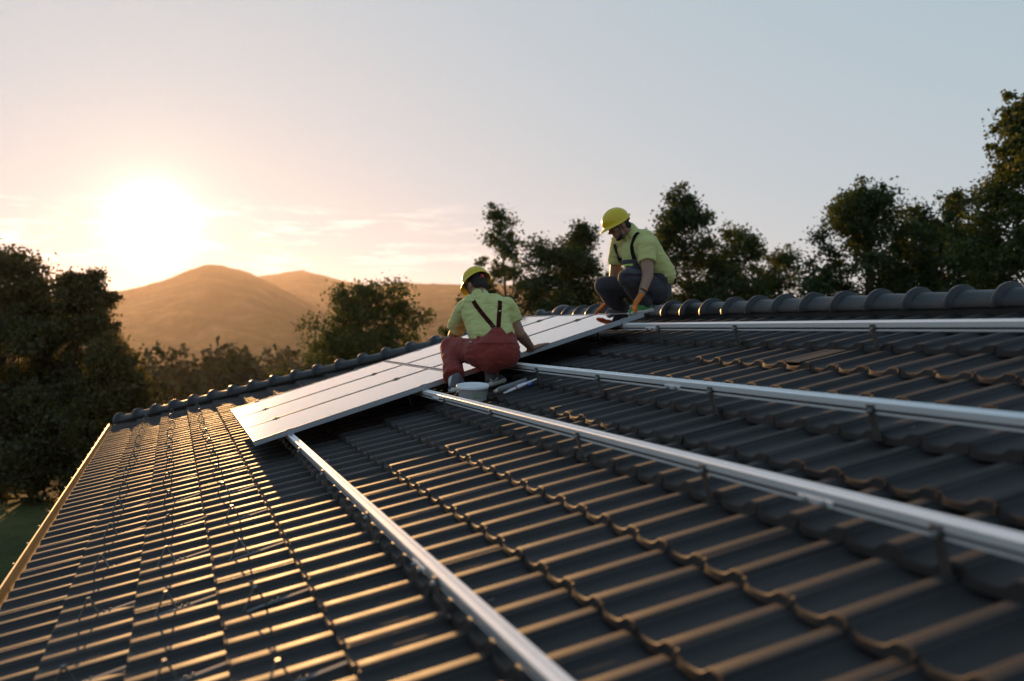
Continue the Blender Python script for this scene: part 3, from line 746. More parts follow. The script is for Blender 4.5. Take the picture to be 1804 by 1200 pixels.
def blob(name, prims, voxel=0.009, smooth=6, folds=0.0, fscale=(1, 1, 1), ffreq=16.0, seed=0):
    bm = bmesh.new()
    for q in prims:
        if q[0] == 'c': capsule(bm, *q[1:])
        elif q[0] == 't': tube(bm, [q[1], Vector(q[1]).lerp(q[3], 0.5), q[3]], [q[2], (q[2]+q[4])/2, q[4]], 16)
        else: ellipsoid(bm, *q[1:])
    me = bpy.data.meshes.new('tmp'); bm.to_mesh(me); bm.free()
    o = bpy.data.objects.new('tmp', me); COL.objects.link(o)
    m = o.modifiers.new('r', 'REMESH'); m.mode = 'VOXEL'; m.voxel_size = voxel; m.use_smooth_shade = True
    m2 = o.modifiers.new('s', 'SMOOTH'); m2.factor = 0.5; m2.iterations = smooth
    dg = bpy.context.evaluated_depsgraph_get()
    out = bpy.data.meshes.new_from_object(o.evaluated_get(dg)); out.name = name
    bpy.data.objects.remove(o); bpy.data.meshes.remove(me)
    n = len(out.vertices)
    if folds:
        co = np.empty(n*3, np.float32); out.vertices.foreach_get('co', co); co = co.reshape(-1, 3)
        no = np.empty(n*3, np.float32); out.vertex_normals.foreach_get('vector', no); no = no.reshape(-1, 3)
        dsp = np.empty(n, np.float32)
        for i in range(n):
            p = Vector((co[i, 0]*fscale[0], co[i, 1]*fscale[1], co[i, 2]*fscale[2]))*ffreq + Vector((seed, seed*2, 0))
            w = noise.noise(p*0.5)*1.2
            dsp[i] = (1.0-abs(noise.noise(p + Vector((w, w, w))))*2.2)*0.6 + noise.noise(p*0.4)*0.8
        co = co + no*(dsp*folds)[:, None]
        out.vertices.foreach_set('co', co.ravel())
    out.polygons.foreach_set('use_smooth', np.ones(len(out.polygons), bool)); out.update()
    return out
def hand_prims(w, d, nrm, side, k=1.0, curl=0.5, thumb=1, spread=0.15):
    """w wrist, d along the hand, nrm out of the back of the hand, side towards the thumb"""
    pr = []
    for o in (-0.026, 0.0, 0.026): pr.append(('c', w + d*0.012*k + side*o*0.55*k, 0.019*k, w + d*0.082*k + side*o*k, 0.0150*k))
    pr.append(('c', w - d*0.03*k, 0.024*k, w + d*0.02*k, 0.024*k))
    for o, L in ((0.031, 0.068), (0.0105, 0.078), (-0.0105, 0.072), (-0.031, 0.056)):
        b0 = w + d*0.086*k + side*o*k
        d1 = (d + side*o*spread/0.031*1.0 - nrm*curl*0.55).normalized(); d2 = (d + side*o*spread/0.031 - nrm*curl*1.5).normalized()
        m = b0 + d1*L*0.52*k; e = m + d2*L*0.48*k
        pr += [('c', b0, 0.0098*k, m, 0.0090*k), ('c', m, 0.0090*k, e, 0.0075*k)]
    b0 = w + d*0.022*k + side*0.030*thumb*k
    m = b0 + (d*0.75 + side*0.75*thumb - nrm*0.2).normalized()*0.042*k; e = m + (d*0.95 + side*0.25*thumb - nrm*0.35*curl).normalized()*0.032*k
    pr += [('c', b0, 0.0135*k, m, 0.011*k), ('c', m, 0.011*k, e, 0.009*k)]
    return pr
def head_frame(f):
    f = Vector(f).normalized(); u = (UPZ - f*f.dot(UPZ)).normalized(); return f, u, f.cross(u)
def head_prims(c, fr):
    f, u, r = fr
    P_ = lambda a, b_, c_: c + r*a + f*b_ + u*c_
    pr = [('e', P_(0, -0.006, 0.012), (r, f, u), (0.073, 0.092, 0.103)), ('e', P_(0, 0.030, -0.055), (r, f, u), (0.056, 0.060, 0.060)),
          ('c', P_(-0.022, 0.030, -0.092), 0.026, P_(0.022, 0.030, -0.092), 0.026), ('c', P_(0, 0.066, -0.098), 0.020, P_(0, 0.060, -0.09), 0.022),
          ('c', P_(0, 0.088, 0.008), 0.010, P_(0, 0.108, -0.026), 0.0135), ('e', P_(0, 0.094, -0.033), (r, f, u), (0.018, 0.014, 0.010)),
          ('c', P_(-0.032, 0.080, 0.022), 0.011, P_(0.032, 0.080, 0.022), 0.011),
          ('c', P_(-0.018, 0.080, -0.060), 0.009, P_(0.018, 0.080, -0.060), 0.009), ('c', P_(-0.014, 0.079, -0.071), 0.009, P_(0.014, 0.079, -0.071), 0.009)]
    for sgn in (-1, 1): 
        pr.append(('e', P_(0.076*sgn, -0.010, -0.015), (r, f, u), (0.011, 0.021, 0.033)))
        pr.append(('e', P_(0.042*sgn, 0.055, -0.02), (r, f, u), (0.024, 0.03, 0.028)))
    return pr
def hat_mesh(visor=0.034, sd=0.112, fw=0.128, up=0.108):
    bm = bmesh.new(); seg = 36; rows = []
    rg_ = [(a, 0.0) for a in np.linspace(4, 90, 12)]
    for a, _ in rg_:
        ring = []
        for k in range(seg):
            ph = 2*math.pi*k/seg; x = math.sin(ph)*math.sin(R(a)); y = math.cos(ph)*math.sin(R(a)); z = math.cos(R(a))**0.9 if a < 90 else 0
            bump_ = 0.007*math.exp(-(x/0.16)**2)*max(0, z) + 0.0035*math.exp(-((abs(x)-0.42)/0.10)**2)*max(0, z)
            ring.append((x*sd, y*fw, z*up + bump_))
        rows.append(ring)
    for ext, dz in ((0.004, -0.010), (0.014, -0.016), (0.016, -0.020)):
        ring = []
        for k in range(seg):
            ph = 2*math.pi*k/seg; fr_ = max(0, math.cos(ph))**1.6; bk = max(0, -math.cos(ph))**2
            e_ = ext + (visor*fr_ if ext > 0.01 else 0)
            ring.append((math.sin(ph)*(sd + e_*0.55), math.cos(ph)*(fw + e_), dz - (0.010*fr_ if ext > 0.01 else 0) + 0.012*bk - 0.022*max(0, math.sin(ph)**2)*(1-fr_)*0.5))
        rows.append(ring)
    V_ = [[bm.verts.new(p) for p in rr] for rr in rows]
    top = bm.verts.new((0, 0, up*1.0 + 0.007))
    for k in range(seg): bm.faces.new((top, V_[0][k], V_[0][(k+1) % seg]))
    for q0, q1 in zip(V_, V_[1:]):
        for k in range(seg): bm.faces.new((q0[k], q1[k], q1[(k+1) % seg], q0[(k+1) % seg]))
    bmesh.ops.recalc_face_normals(bm, faces=bm.faces)
    bmesh.ops.solidify(bm, geom=bm.faces[:], thickness=0.003)
    return bm_mesh('hard_hat', bm, smooth=True)
def frame_matrix(c, fr):
    f, u, r = fr
    M = Matrix(((r.x, f.x, u.x, 0), (r.y, f.y, u.y, 0), (r.z, f.z, u.z, 0), (0, 0, 0, 1))); M.translation = c; return M
def hat(root, c, fr, knob=True, **kw):
    f, u, r = fr
    M = frame_matrix(c + u*0.040 + f*0.004, fr)
    h = link('hard_hat', hat_mesh(**kw), M, root, M_HAT)
    bm = bmesh.new()                              # head band and chin strap of the harness
    rr = [(0.0785*math.sin(a), 0.102*math.cos(a)-0.006, -0.012 - 0.016*max(0, -math.cos(a))) for a in np.linspace(0, 2*math.pi, 29)[:-1]]
    n = len(rr); A = [bm.verts.new((x, y, z)) for x, y, z in rr]; B = [bm.verts.new((x*1.01, y*1.01, z-0.026)) for x, y, z in rr]
    for k in range(n): bm.faces.new((A[k], A[(k+1) % n], B[(k+1) % n], B[k]))
    bmesh.ops.solidify(bm, geom=bm.faces[:], thickness=0.004)
    link('harness', bm_mesh('harness', bm, smooth=True), M, h, M_BAND)
    bm = bmesh.new()
    for sg in (-1, 1):
        pts = [(0.080*sg, 0.038, -0.012), (0.083*sg, 0.034, -0.06), (0.070*sg, 0.035, -0.105), (0.045*sg, 0.040, -0.150), (0.0, 0.044, -0.163)]
        tube(bm, pts, 0.0055, 6)
    link('chin_strap', bm_mesh('chin_strap', bm, smooth=True), M, h, M_GREYST)
    if knob:
        bm = bmesh.new(); bmesh.ops.create_cone(bm, segments=14, radius1=0.017, radius2=0.014, depth=0.018, cap_ends=True, matrix=Matrix.Translation((0, -0.116, -0.038)) @ Matrix.Rotation(math.pi/2, 4, 'X'))
        link('knob', bm_mesh('knob', bm), M, h, M_KNOB)
    return h
def hair(root, c, fr):
    f, u, r = fr
    pr = [('e', c - f*0.022 + u*0.020, (r, f, u), (0.0785, 0.086, 0.096)), ('c', c - f*0.060 - u*0.045 - r*0.03, 0.036, c - f*0.060 - u*0.045 + r*0.03, 0.036)]
    return link('hair', blob('hair', pr, 0.008, 4, folds=0.004, ffreq=60), None, root, M_HAIR)
def torso_prims(waist, top, shL, shR, k=1.0):
    w = (shR - shL).normalized(); ax = (top - waist)
    pr = []
    for o in (-0.088, 0.0, 0.088): pr.append(('c', waist + w*o*k, 0.108*k, waist + ax*0.78 + w*o*1.05*k, 0.108*k))
    m = (shL + shR)/2
    pr.append(('c', m + (shL-m)*0.86, 0.074*k, m + (shR-m)*0.86, 0.074*k))
    pr.append(('c', m + (shL-m)*0.62 - ax*0.16, 0.100*k, m + (shR-m)*0.62 - ax*0.16, 0.100*k))
    pr.append(('c', top, 0.058*k, m + (shL-m)*0.72, 0.066*k)); pr.append(('c', top, 0.058*k, m + (shR-m)*0.72, 0.066*k))
    return pr
def shoe(root, heel, toe, up, m_up, name='shoe'):
    d = (toe - heel); L = d.length; d.normalize(); side = d.cross(up).normalized(); up = side.cross(d).normalized()
    pr = [('c', heel + up*0.050 + d*0.02, 0.040, heel + up*0.045 + d*L*0.45, 0.044), ('c', heel + d*L*0.40 + up*0.040, 0.042, toe - d*0.04 + up*0.030, 0.032),
          ('c', heel + up*0.09 + d*0.035, 0.042, heel + up*0.05 + d*0.05, 0.046)]
    sh_ = link(name, blob(name, pr, 0.008, 5), None, root, m_up)
    pr = []
    for o in (-0.018, 0.018): pr.append(('c', heel + up*0.012 + d*0.005 + side*o, 0.024, toe - d*0.03 + up*0.012 + side*o, 0.023))
    me = blob('sole', pr, 0.008, 2)
    link('sole', me, None, sh_, M_SOLE); return sh_
def bvh_of(*meshes):
    vs2, fs2 = [], []
    for me in meshes:
        off = len(vs2); vs2 += [v.co.copy() for v in me.vertices]; fs2 += [tuple(i+off for i in p.vertices) for p in me.polygons]
    return BVHTree.FromPolygons(vs2, fs2)
def hit(bv, x, y):
    d = (at(x, y, 8.0) - CAM).normalized(); return bv.ray_cast(CAM, d)
def strap(root, bv, pxs, tails0, tails1, width, m, name='strap', off=0.005, per=7):
    """a webbing strap lying on the clothes: photo pixels fall on the surface, tails are points carried to the nearest surface"""
    pts = []
    for q in tails0:
        c_, n_, i_, d_ = bv.find_nearest(q); pts.append((c_, n_))
    for (x0, y0), (x1, y1) in zip(pxs, pxs[1:]):
        for i in range(per):
            k = i/per; h_ = hit(bv, x0 + (x1-x0)*k, y0 + (y1-y0)*k)
            if h_[0]: pts.append((h_[0], h_[1]))
    h_ = hit(bv, *pxs[-1])
    if h_[0]: pts.append((h_[0], h_[1]))
    for q in tails1:
        c_, n_, i_, d_ = bv.find_nearest(q); pts.append((c_, n_))
    P_ = [p for p, n in pts]; Nn = [n for p, n in pts]
    for _ in range(3):
        P_ = [P_[0]] + [(P_[i-1] + P_[i]*2 + P_[i+1])/4 for i in range(1, len(P_)-1)] + [P_[-1]]
        Nn = [Nn[0]] + [(Nn[i-1] + Nn[i]*2 + Nn[i+1]).normalized() for i in range(1, len(Nn)-1)] + [Nn[-1]]
    bm = bmesh.new(); A, B = [], []
    for i in range(len(P_)):
        t = (P_[min(i+1, len(P_)-1)] - P_[max(0, i-1)]).normalized(); s_ = t.cross(Nn[i]).normalized()
        q = P_[i] + Nn[i]*off; A.append(bm.verts.new(q - s_*width/2)); B.append(bm.verts.new(q + s_*width/2))
    for i in range(len(A)-1): bm.faces.new((A[i], A[i+1], B[i+1], B[i]))
    bmesh.ops.solidify(bm, geom=bm.faces[:], thickness=-0.004)
    return link(name, bm_mesh(name, bm, smooth=True), None, root, m)
def patch(root, bv, rows, m, name, off=0.006, nx=10, th=0.005):
    """a panel of cloth lying on the body: rows of (y, x0, x1) in photo pixels"""
    bm = bmesh.new(); G = []
    rr = []
    for (y0, a0_, b0_), (y1, a1_, b1_) in zip(rows, rows[1:]):
        for k in range(3): rr.append((y0 + (y1-y0)*k/3, a0_ + (a1_-a0_)*k/3, b0_ + (b1_-b0_)*k/3))
    rr.append(rows[-1])
    for y, a_, b_ in rr:
        line = []
        for i in range(nx+1):
            h_ = hit(bv, a_ + (b_-a_)*i/nx, y)
            line.append(bm.verts.new(h_[0] + h_[1]*off) if h_[0] else None)
        G.append(line)
    for r0_, r1_ in zip(G, G[1:]):
        for i in range(nx):
            q = (r0_[i], r0_[i+1], r1_[i+1], r1_[i])
            if all(v is not None for v in q): bm.faces.new(q)
    bmesh.ops.delete(bm, geom=[v for v in bm.verts if not v.link_faces], context='VERTS')
    for _ in range(2): bmesh.ops.smooth_vert(bm, verts=bm.verts[:], factor=0.5, use_axis_x=True, use_axis_y=True, use_axis_z=True)
    bmesh.ops.recalc_face_normals(bm, faces=bm.faces[:])
    bmesh.ops.solidify(bm, geom=bm.faces[:], thickness=th)
    return link(name, bm_mesh(name, bm, smooth=True), None, root, m)

def on_roof(x, y, w=0.0):
    d = (at(x, y, 1.0) - CAM); p0 = RM @ Vector((0, 0, w)); t_ = (p0 - CAM).dot(_n)/d.dot(_n); return CAM + d*t_

# --- the worker in red, squatting with his back to the camera
hipL, hipR = at(847, 622, 7.68), at(887, 620, 7.60)
kneeL, kneeR = at(793, 613, 7.94), at(890, 600, 8.06)
ankL, ankR = at(800, 668, 7.66), at(870, 656, 7.76)
waist, chest = at(868, 598, 7.68), at(856, 560, 7.84)
shL, shR = at(820, 543, 8.02), at(893, 541, 7.86)
neck = at(847, 524, 7.98); headc = at(840, 501, 8.08)
elL, elR = at(798, 592, 8.18), at(916, 589, 7.86)
wrL, wrR = at(832, 618, 8.26), at(937, 614, 8.03)
fr1 = head_frame((-0.40, 0.70, -0.52))
person = empty('person', on_roof(840, 690), 'worker in red overalls and yellow helmet squatting with his back turned', 'person')
hd_dir = (at(962, 604, 8.10) - wrR).normalized()
hn = (_n - hd_dir*_n.dot(hd_dir)).normalized()
body = [('c', (hipL+hipR)/2, 0.10, chest, 0.10), ('c', chest, 0.10, neck, 0.05), ('c', neck, 0.056, headc - fr1[1]*0.03, 0.058),
        ('c', shL, 0.062, shR, 0.062), ('c', shL, 0.058, elL, 0.043), ('c', elL, 0.043, wrL, 0.029), ('c', shR, 0.058, elR, 0.045), ('c', elR, 0.046, elR.lerp(wrR, 0.35), 0.045), ('c', elR.lerp(wrR, 0.35), 0.044, wrR, 0.029),
        ('c', hipL, 0.085, kneeL, 0.058), ('c', kneeL, 0.055, ankL, 0.040), ('c', hipR, 0.085, kneeR, 0.058), ('c', kneeR, 0.055, ankR, 0.040),
        ('c', ankL, 0.040, ankL - UPZ*0.05, 0.036), ('c', ankR, 0.040, ankR - UPZ*0.05, 0.036)]
body += head_prims(headc, fr1)
body += hand_prims(wrR, hd_dir, hn, hn.cross(hd_dir).normalized(), 1.0, 0.12, 1, 0.30)
dl = (at(850, 622, 8.4) - wrL).normalized(); hnl = (_n - dl*_n.dot(dl)).normalized()
body += hand_prims(wrL, dl, hnl, hnl.cross(dl).normalized()*-1, 1.0, 0.15, 1, 0.2)
link('body', blob('body', body, 0.0065, 3), None, person, M_SKIN)
hair(person, headc, fr1); hat(person, headc, fr1)
shirt = torso_prims(waist, neck, shL, shR, 0.95)
shirt += [('c', shL, 0.078, shL.lerp(elL, 0.4), 0.071), ('t', shL.lerp(elL, 0.2), 0.072, shL.lerp(elL, 0.78), 0.076), ('c', shR, 0.078, shR.lerp(elR, 0.3), 0.068), ('t', shR.lerp(elR, 0.1), 0.070, shR.lerp(elR, 0.58), 0.072)]
me_sh = blob('shirt', shirt, 0.009, 5, folds=0.013, fscale=(0.8, 0.8, 2.2), ffreq=12, seed=3)
link('shirt', me_sh, None, person, M_SHIRT)
f_, u_, r_ = fr1
link('collar', blob('collar', [('c', neck - u_*0.012 - r_*0.022, 0.060, neck + u_*0.020 - r_*0.022, 0.054), ('c', neck - u_*0.012 + r_*0.022, 0.060, neck + u_*0.020 + r_*0.022, 0.054)], 0.008, 3), None, person, M_SHIRT)
tr = [('c', hipL, 0.130, hipR, 0.130), ('c', (hipL+hipR)/2 - UPZ*0.03, 0.13, (hipL+hipR)/2 + UPZ*0.02, 0.13)]
w1 = (hipR-hipL).normalized()
for o in (-0.10, 0.0, 0.10): tr.append(('c', (hipL+hipR)/2 + w1*o*0.85, 0.118, waist - UPZ*0.02 + w1*o*0.9, 0.104))
tr += [('c', hipL, 0.114, kneeL, 0.078), ('c', kneeL, 0.082, kneeL.lerp(ankL, 0.5), 0.076), ('t', kneeL.lerp(ankL, 0.1), 0.078, ankL + UPZ*0.018, 0.080),
       ('c', hipR, 0.125, kneeR, 0.080), ('c', kneeR, 0.080, ankR + UPZ*0.05, 0.066)]
me_tr = blob('overalls', tr, 0.009, 5, folds=0.013, fscale=(1, 1, 1.3), ffreq=10, seed=8)
link('overalls', me_tr, None, person, M_RED)
bv1 = bvh_of(me_sh, me_tr)
patch(person, bv1, [(577, 869, 883), (584, 862, 889), (592, 853, 896), (600, 843, 904), (607, 838, 907)], M_RED, 'bib', off=0.004, th=0.003)
strap(person, bv1, [(832, 527), (840, 540), (853, 557), (872, 579)], [at(825, 519, 8.16), at(828, 521, 8.06)], [], 0.034, M_REDST)
strap(person, bv1, [(881, 526), (880, 545), (878, 579)], [at(879, 519, 8.08), at(880, 521, 7.97)], [], 0.034, M_REDST)
h_ = hit(bv1, 830, 604)
if h_[0]:
    bm = bmesh.new(); bmesh.ops.create_uvsphere(bm, u_segments=10, v_segments=8, radius=0.010, matrix=Matrix.Translation(h_[0] + h_[1]*0.006)); link('button', bm_mesh('button', bm, smooth=True), None, person, M_GALV)
sL = shoe(person, at(817, 684, 7.62), at(791, 692, 7.56), _n, M_SHOE)
sR = shoe(person, at(862, 680, 7.70), at(889, 672, 7.86), _n, M_SHOE)
link('sock', blob('sock', [('c', ankL - UPZ*0.005, 0.047, ankL - UPZ*0.045, 0.044)], 0.008, 2), None, person, M_SOCK)
bvs = bvh_of(sR.data)
patch(sR, bvs, [(664, 876, 879), (672, 868, 873)], M_SOLE, 'stripe', off=0.003, nx=4, th=0.003)
patch(sR, bvs, [(667, 861, 864), (673, 866, 870)], M_SOLE, 'stripe', off=0.003, nx=4, th=0.003)

# --- the worker in grey, squatting on the ridge in profile
hipL, hipR = at(1158, 512, 8.78), at(1150, 508, 9.00)
kneeL, kneeR = at(1106, 489, 8.52), at(1064, 504, 8.92)
ankL, ankR = at(1134, 534, 8.70), at(1094, 548, 9.05)
waist, chest = at(1158, 482, 8.84), at(1134, 444, 8.80)
shL, shR = at(1139, 432, 8.60), at(1090, 428, 8.92)
neck = at(1112, 408, 8.76); headc = at(1089, 396, 8.72)
elL, elR = at(1141, 486, 8.50), at(1083, 480, 8.98)
wrL, wrR = at(1131, 517, 8.40), at(1074, 531, 9.02)
fr2 = head_frame((-0.82, -0.22, -0.50))
person2 = empty('person', roof(8.0, 4.0), 'worker in grey overalls and orange gloves squatting on the ridge', 'person')
body = [('c', (hipL+hipR)/2, 0.10, chest, 0.10), ('c', chest, 0.10, neck, 0.05), ('c', neck, 0.060, headc - fr2[1]*0.04 - fr2[0]*0.02, 0.060),
        ('c', shL, 0.062, shR, 0.062), ('c', shL, 0.064, elL, 0.050), ('c', elL, 0.050, wrL, 0.033), ('c', shR, 0.060, elR, 0.048), ('c', elR, 0.047, wrR, 0.032),
        ('c', hipL, 0.085, kneeL, 0.058), ('c', kneeL, 0.055, ankL, 0.040), ('c', hipR, 0.085, kneeR, 0.058), ('c', kneeR, 0.055, ankR, 0.040)]
body += head_prims(headc, fr2)
gd = (at(1112, 546, 8.38) - wrL).normalized(); gs = (_n.cross(gd)).normalized()
gn = gd.cross(gs).normalized()
if gn.dot(CAM - wrL) < 0: gn = -gn
gs = gn.cross(gd).normalized()
glL = hand_prims(wrL, gd, gn, gs, 1.10, 0.55, -1, 0.12)
gd2 = (at(1046, 552, 9.12) - wrR).normalized(); gn2 = (_n - gd2*_n.dot(gd2)).normalized(); gs2 = gn2.cross(gd2).normalized()
glR = hand_prims(wrR, gd2, gn2, gs2, 1.12, 0.25, 1, 0.15)
body += [('c', wrL, 0.026, wrL + gd*0.07, 0.02), ('c', wrR, 0.026, wrR + gd2*0.07, 0.02)]
link('body', blob('body', body, 0.0065, 3), None, person2, M_SKIN)
link('glove', blob('glove', glL, 0.0052, 3), None, person2, M_GLOVE)
link('glove', blob('glove', glR, 0.0052, 3), None, person2, M_GLOVE)
bm = bmesh.new(); tube(bm, [wrL - gd*0.034, wrL - gd*0.022], 0.036, 12); link('cuff', bm_mesh('cuff', bm, smooth=True), None, person2, M_GREYST)
hair(person2, headc, fr2); hat(person2, headc, fr2, knob=True)
f_, u_, r_ = fr2
bm = bmesh.new()
for sg in (-1, 1): bmesh.ops.create_uvsphere(bm, u_segments=8, v_segments=6, radius=0.010, matrix=Matrix.Translation(headc + f_*0.079 + r_*0.032*sg + u_*0.006))
link('eyes', bm_mesh('eyes', bm, smooth=True), None, person2, M_EYE)
pr = [('c', headc + f_*0.040 - u_*0.098 - r_*0.045, 0.022, headc + f_*0.040 - u_*0.098 + r_*0.045, 0.022), ('c', headc + f_*0.066 - u_*0.104, 0.021, headc + f_*0.05 - u_*0.108, 0.020)]
link('beard', blob('beard', pr, 0.007, 3, folds=0.002, ffreq=70), None, person2, M_HAIR)
shirt = torso_prims(waist, neck, shL, shR)
shirt += [('c', at(1112, 440, 8.74), 0.085, at(1120, 480, 8.72), 0.10)]
shirt += [('c', shL, 0.082, shL.lerp(elL, 0.3), 0.074), ('t', shL.lerp(elL, 0.1), 0.076, shL.lerp(elL, 0.56), 0.078), ('c', shR, 0.078, shR.lerp(elR, 0.4), 0.070), ('t', shR.lerp(elR, 0.2), 0.070, shR.lerp(elR, 0.72), 0.074)]
me_sh = blob('shirt', shirt, 0.009, 5, folds=0.010, fscale=(0.8, 0.8, 2.0), ffreq=12, seed=5)
link('shirt', me_sh, None, person2, M_SHIRT)
nd = (headc - neck).normalized()
link('collar', blob('collar', [('c', neck - UPZ*0.02, 0.066, neck + nd*0.018 + UPZ*0.014, 0.062), ('c', neck + f_*0.03 - u_*0.02, 0.055, neck + f_*0.055 - u_*0.045, 0.045)], 0.008, 3), None, person2, M_SHIRT)
tr = [('c', hipL, 0.127, hipR, 0.127)]
w1 = (hipR-hipL).normalized()
for o in (-0.085, 0.0, 0.085): tr.append(('c', (hipL+hipR)/2 + w1*o*0.85, 0.117, waist - UPZ*0.03 + w1*o*0.95, 0.107))
tr += [('c', hipL, 0.122, kneeL, 0.080), ('c', kneeL, 0.082, kneeL.lerp(ankL, 0.5), 0.076), ('c', kneeL.lerp(ankL, 0.5), 0.076, ankL + UPZ*0.02, 0.070),
       ('c', hipR, 0.122, kneeR, 0.082), ('c', kneeR, 0.082, kneeR.lerp(ankR, 0.5), 0.076), ('c', kneeR.lerp(ankR, 0.5), 0.076, ankR + UPZ*0.02, 0.068)]
me_tr = blob('overalls', tr, 0.009, 5, folds=0.011, fscale=(1, 1, 1.3), ffreq=10, seed=12)
link('overalls', me_tr, None, person2, M_GREY)
bv2 = bvh_of(me_sh, me_tr)
patch(person2, bv2, [(457, 1091, 1124), (464, 1091, 1126), (474, 1092, 1130), (486, 1094, 1134)], M_GREY, 'bib', off=0.010)
strap(person2, bv2, [(1127, 408), (1119, 416), (1113, 432), (1115, 448), (1119, 462)], [at(1150, 425, 8.9), at(1138, 412, 8.75)], [], 0.036, M_GREYST)
strap(person2, bv2, [(1083, 430), (1087, 445), (1094, 462)], [], [], 0.034, M_GREYST)
patch(person2, bv2, [(465, 1096, 1117), (470, 1096, 1117)], M_LIME, 'pocket_trim', off=0.017, nx=6, th=0.003)
shoe(person2, at(1146, 549, 8.74), at(1108, 556, 8.56), _n, M_GSHOE)
shoe(person2, at(1108, 556, 9.05), at(1066, 558, 8.98), _n, M_SHOE)

# ------------------------------------------------------------------ things lying on the tiles
M_PAIL = mat('white_plastic', (0.80, 0.80, 0.84), rough=0.42, var=0.05, nscale=15)
M_PLABEL = mat('pail_label', (0.30, 0.33, 0.27), rough=0.6, var=0.35, nscale=60)
M_FOIL = mat('foil_pouch', (0.55, 0.55, 0.58), rough=0.3, metal=0.6, var=0.12, nscale=40, bump=0.5, bscale=60)
M_PRINT = mat('printed_band', (0.62, 0.62, 0.70), rough=0.5, var=0.25, nscale=70)
M_BLUE = mat('blue_plastic', (0.05, 0.12, 0.42), rough=0.4)
M_GREYP = mat('grey_cartridge', (0.16, 0.16, 0.17), rough=0.5, var=0.15, nscale=30)
M_CREAM = mat('cream_cap', (0.62, 0.48, 0.36), rough=0.5)
M_REDP = mat('red_print', (0.40, 0.06, 0.07), rough=0.5)
M_WOOD = mat('stick_wood', (0.20, 0.12, 0.06), rough=0.8, var=0.2, nscale=30)
pb = on_roof(833, 704, 0.004)
ax_ = (_n*1.15 - UPZ*0.15).normalized()
PM = axis_matrix(pb, (at(860, 690, 7.3) - at(810, 690, 7.3)), ax_) @ Matrix.Diagonal((0.94, 0.94, 0.90, 1))
pail = empty('bucket', pb, 'white plastic bucket with its lid on, behind the rail at the red worker\'s feet', 'bucket')
def lathe(prof, seg=40):
    v = [(r*math.cos(2*math.pi*k/seg), r*math.sin(2*math.pi*k/seg), z) for r, z in prof for k in range(seg)]
    f = [(j*seg+k, j*seg+(k+1) % seg, (j+1)*seg+(k+1) % seg, (j+1)*seg+k) for j in range(len(prof)-1) for k in range(seg)]
    return v, f
v, f = lathe([(0.001, 0.0), (0.104, 0.0), (0.108, 0.005), (0.120, 0.098), (0.125, 0.099), (0.125, 0.108), (0.122, 0.110)])
link('wall', mesh_np('bucket_wall', v, f), PM, pail, M_PAIL)
v, f = lathe([(0.128, 0.102), (0.1295, 0.117), (0.1275, 0.122), (0.121, 0.1225), (0.116, 0.116), (0.060, 0.1155), (0.001, 0.1155)])
link('lid', mesh_np('lid', v, f), PM, pail, M_PAIL)
bm = bmesh.new(); a_s = np.linspace(R(-88), R(-28), 9)
A = [bm.verts.new((0.1118*math.cos(a), 0.1118*math.sin(a), 0.024)) for a in a_s]; B = [bm.verts.new((0.1190*math.cos(a), 0.1190*math.sin(a), 0.080)) for a in a_s]
for i in range(8): bm.faces.new((A[i], A[i+1], B[i+1], B[i]))
link('label', bm_mesh('label', bm, smooth=True), PM, pail, M_PLABEL)
bm = bmesh.new(); tube(bm, [(0.131*math.cos(a), 0.131*math.sin(a), 0.100 - 0.050*math.sin((a-R(120))/R(120)*math.pi)**2) for a in np.linspace(R(120), R(240), 12)], 0.0028, 6)
link('handle', bm_mesh('handle', bm, smooth=True), PM, pail, M_GALV)

def pouch(p, q, r0_, flat, m):
    """a squeezed pouch from its wide foot p to its narrow tip q"""
    d = (q - p); L = d.length; t_ = d.normalized(); sd = t_.cross(_n).normalized(); bm = bmesh.new(); rows = []
    for x, w, h in ((0, 1.0, 0.05), (0.03, 1.02, 0.25), (0.2, 0.98, 0.9), (0.45, 0.9, 1.0), (0.7, 0.72, 0.8), (0.88, 0.40, 0.6), (0.97, 0.22, 0.5), (1.0, 0.2, 0.4)):
        rows.append([bm.verts.new(p + t_*L*x + sd*math.cos(a)*r0_*w + _n*(math.sin(a)*flat*h + flat)) for a in np.linspace(0, 2*math.pi, 15)[:-1]])
    for q0_, q1_ in zip(rows, rows[1:]):
        for k in range(14): bm.faces.new((q0_[k], q0_[(k+1) % 14], q1_[(k+1) % 14], q1_[k]))
    bm.faces.new(rows[0]); bm.faces.new(rows[-1][::-1])
    return bm, t_, sd, L
pp, qq = on_roof(888, 696, -0.006), on_roof(947, 671, 0.020)
tub = empty('sealant_pouch', pp, 'flat silvery pouch with printed band and blue cap, right of the bucket', 'pouch')
bm, t_, sd, L = pouch(pp, qq, 0.036, 0.014, None); link('pouch', bm_mesh('pouch', bm, smooth=True), None, tub, M_FOIL)
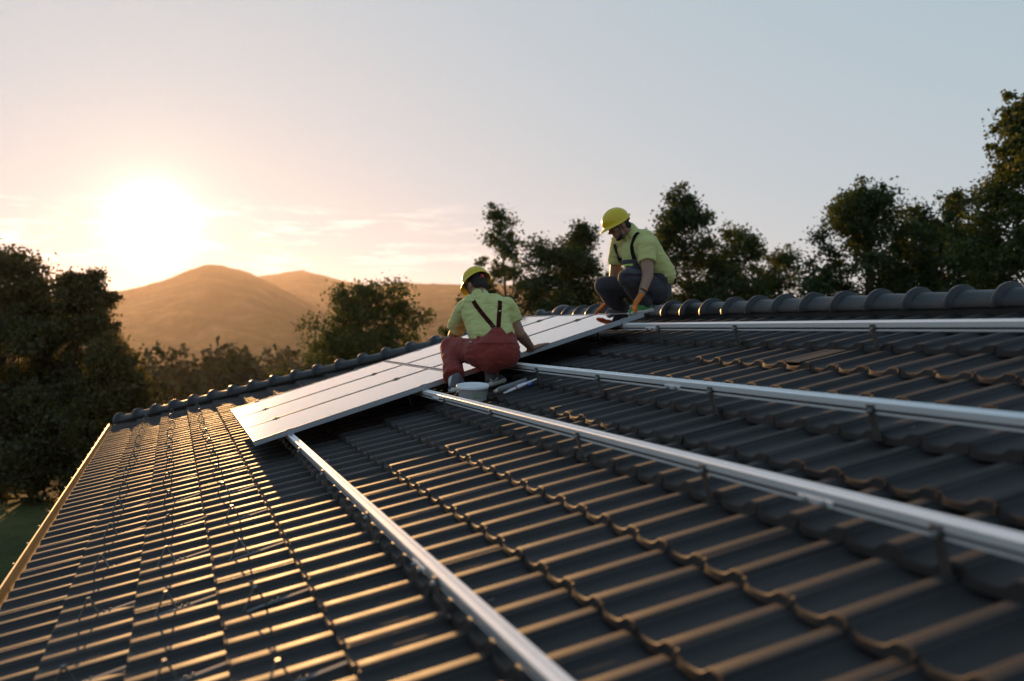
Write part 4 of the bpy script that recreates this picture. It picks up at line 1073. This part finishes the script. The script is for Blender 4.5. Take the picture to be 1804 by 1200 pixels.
def band(x0, x1, m, name, r0_=0.036, flat=0.0155):
    bm = bmesh.new(); rows = []
    for x in (x0, (x0+x1)/2, x1):
        w = np.interp(x, [0.03, 0.2, 0.45, 0.7, 0.88], [1.02, 0.98, 0.9, 0.72, 0.40]); h = np.interp(x, [0.03, 0.2, 0.45, 0.7, 0.88], [0.25, 0.9, 1.0, 0.8, 0.6])
        rows.append([bm.verts.new(pp + t_*L*x + sd*math.cos(a)*(r0_*w+0.001) + _n*(math.sin(a)*(flat*h) + 0.014)) for a in np.linspace(0, 2*math.pi, 15)[:-1]])
    for q0_, q1_ in zip(rows, rows[1:]):
        for k in range(14): bm.faces.new((q0_[k], q0_[(k+1) % 14], q1_[(k+1) % 14], q1_[k]))
    link(name, bm_mesh(name, bm, smooth=True), None, tub, m)
band(0.40, 0.66, M_PRINT, 'printed_band'); band(0.355, 0.40, M_REDP, 'red_stripe')
bm = bmesh.new(); tube(bm, [pp + t_*L*0.80 - sd*-0.034 + _n*0.006, pp + t_*L*0.70 - sd*-0.046 + _n*0.006], [0.010, 0.013], 10); link('cap', bm_mesh('cap', bm, smooth=True), None, tub, M_BLUE)
p0_, q0_ = on_roof(871, 690, 0.014), on_roof(928, 671, 0.014)
car = empty('sealant_cartridge', p0_, 'dark grey sealant cartridge with a pale tip lying between bucket and silvery pouch', 'cartridge')
bm = bmesh.new(); t2 = (q0_-p0_).normalized(); tube(bm, [p0_ + t2*0.03, p0_ + t2*0.032, q0_ - t2*0.002, q0_], [0.020, 0.024, 0.024, 0.021], 16); link('barrel', bm_mesh('barrel', bm, smooth=True), None, car, M_GREYP)
bm = bmesh.new(); tube(bm, [p0_ - t2*0.005, p0_ + t2*0.03], [0.011, 0.017], 12); link('tip', bm_mesh('tip', bm, smooth=True), None, car, M_CREAM)
a_, b_ = on_roof(779, 697, 0.01), on_roof(803, 699, 0.02)
bm = bmesh.new(); tube(bm, [a_, a_.lerp(b_, 0.5) + _n*0.003, b_], [0.008, 0.0095, 0.008], 8)
tag(link('stick', bm_mesh('stick', bm, smooth=True), None, None, M_WOOD), 'short wooden stick lying beside the left shoe, next to the bucket', 'stick')
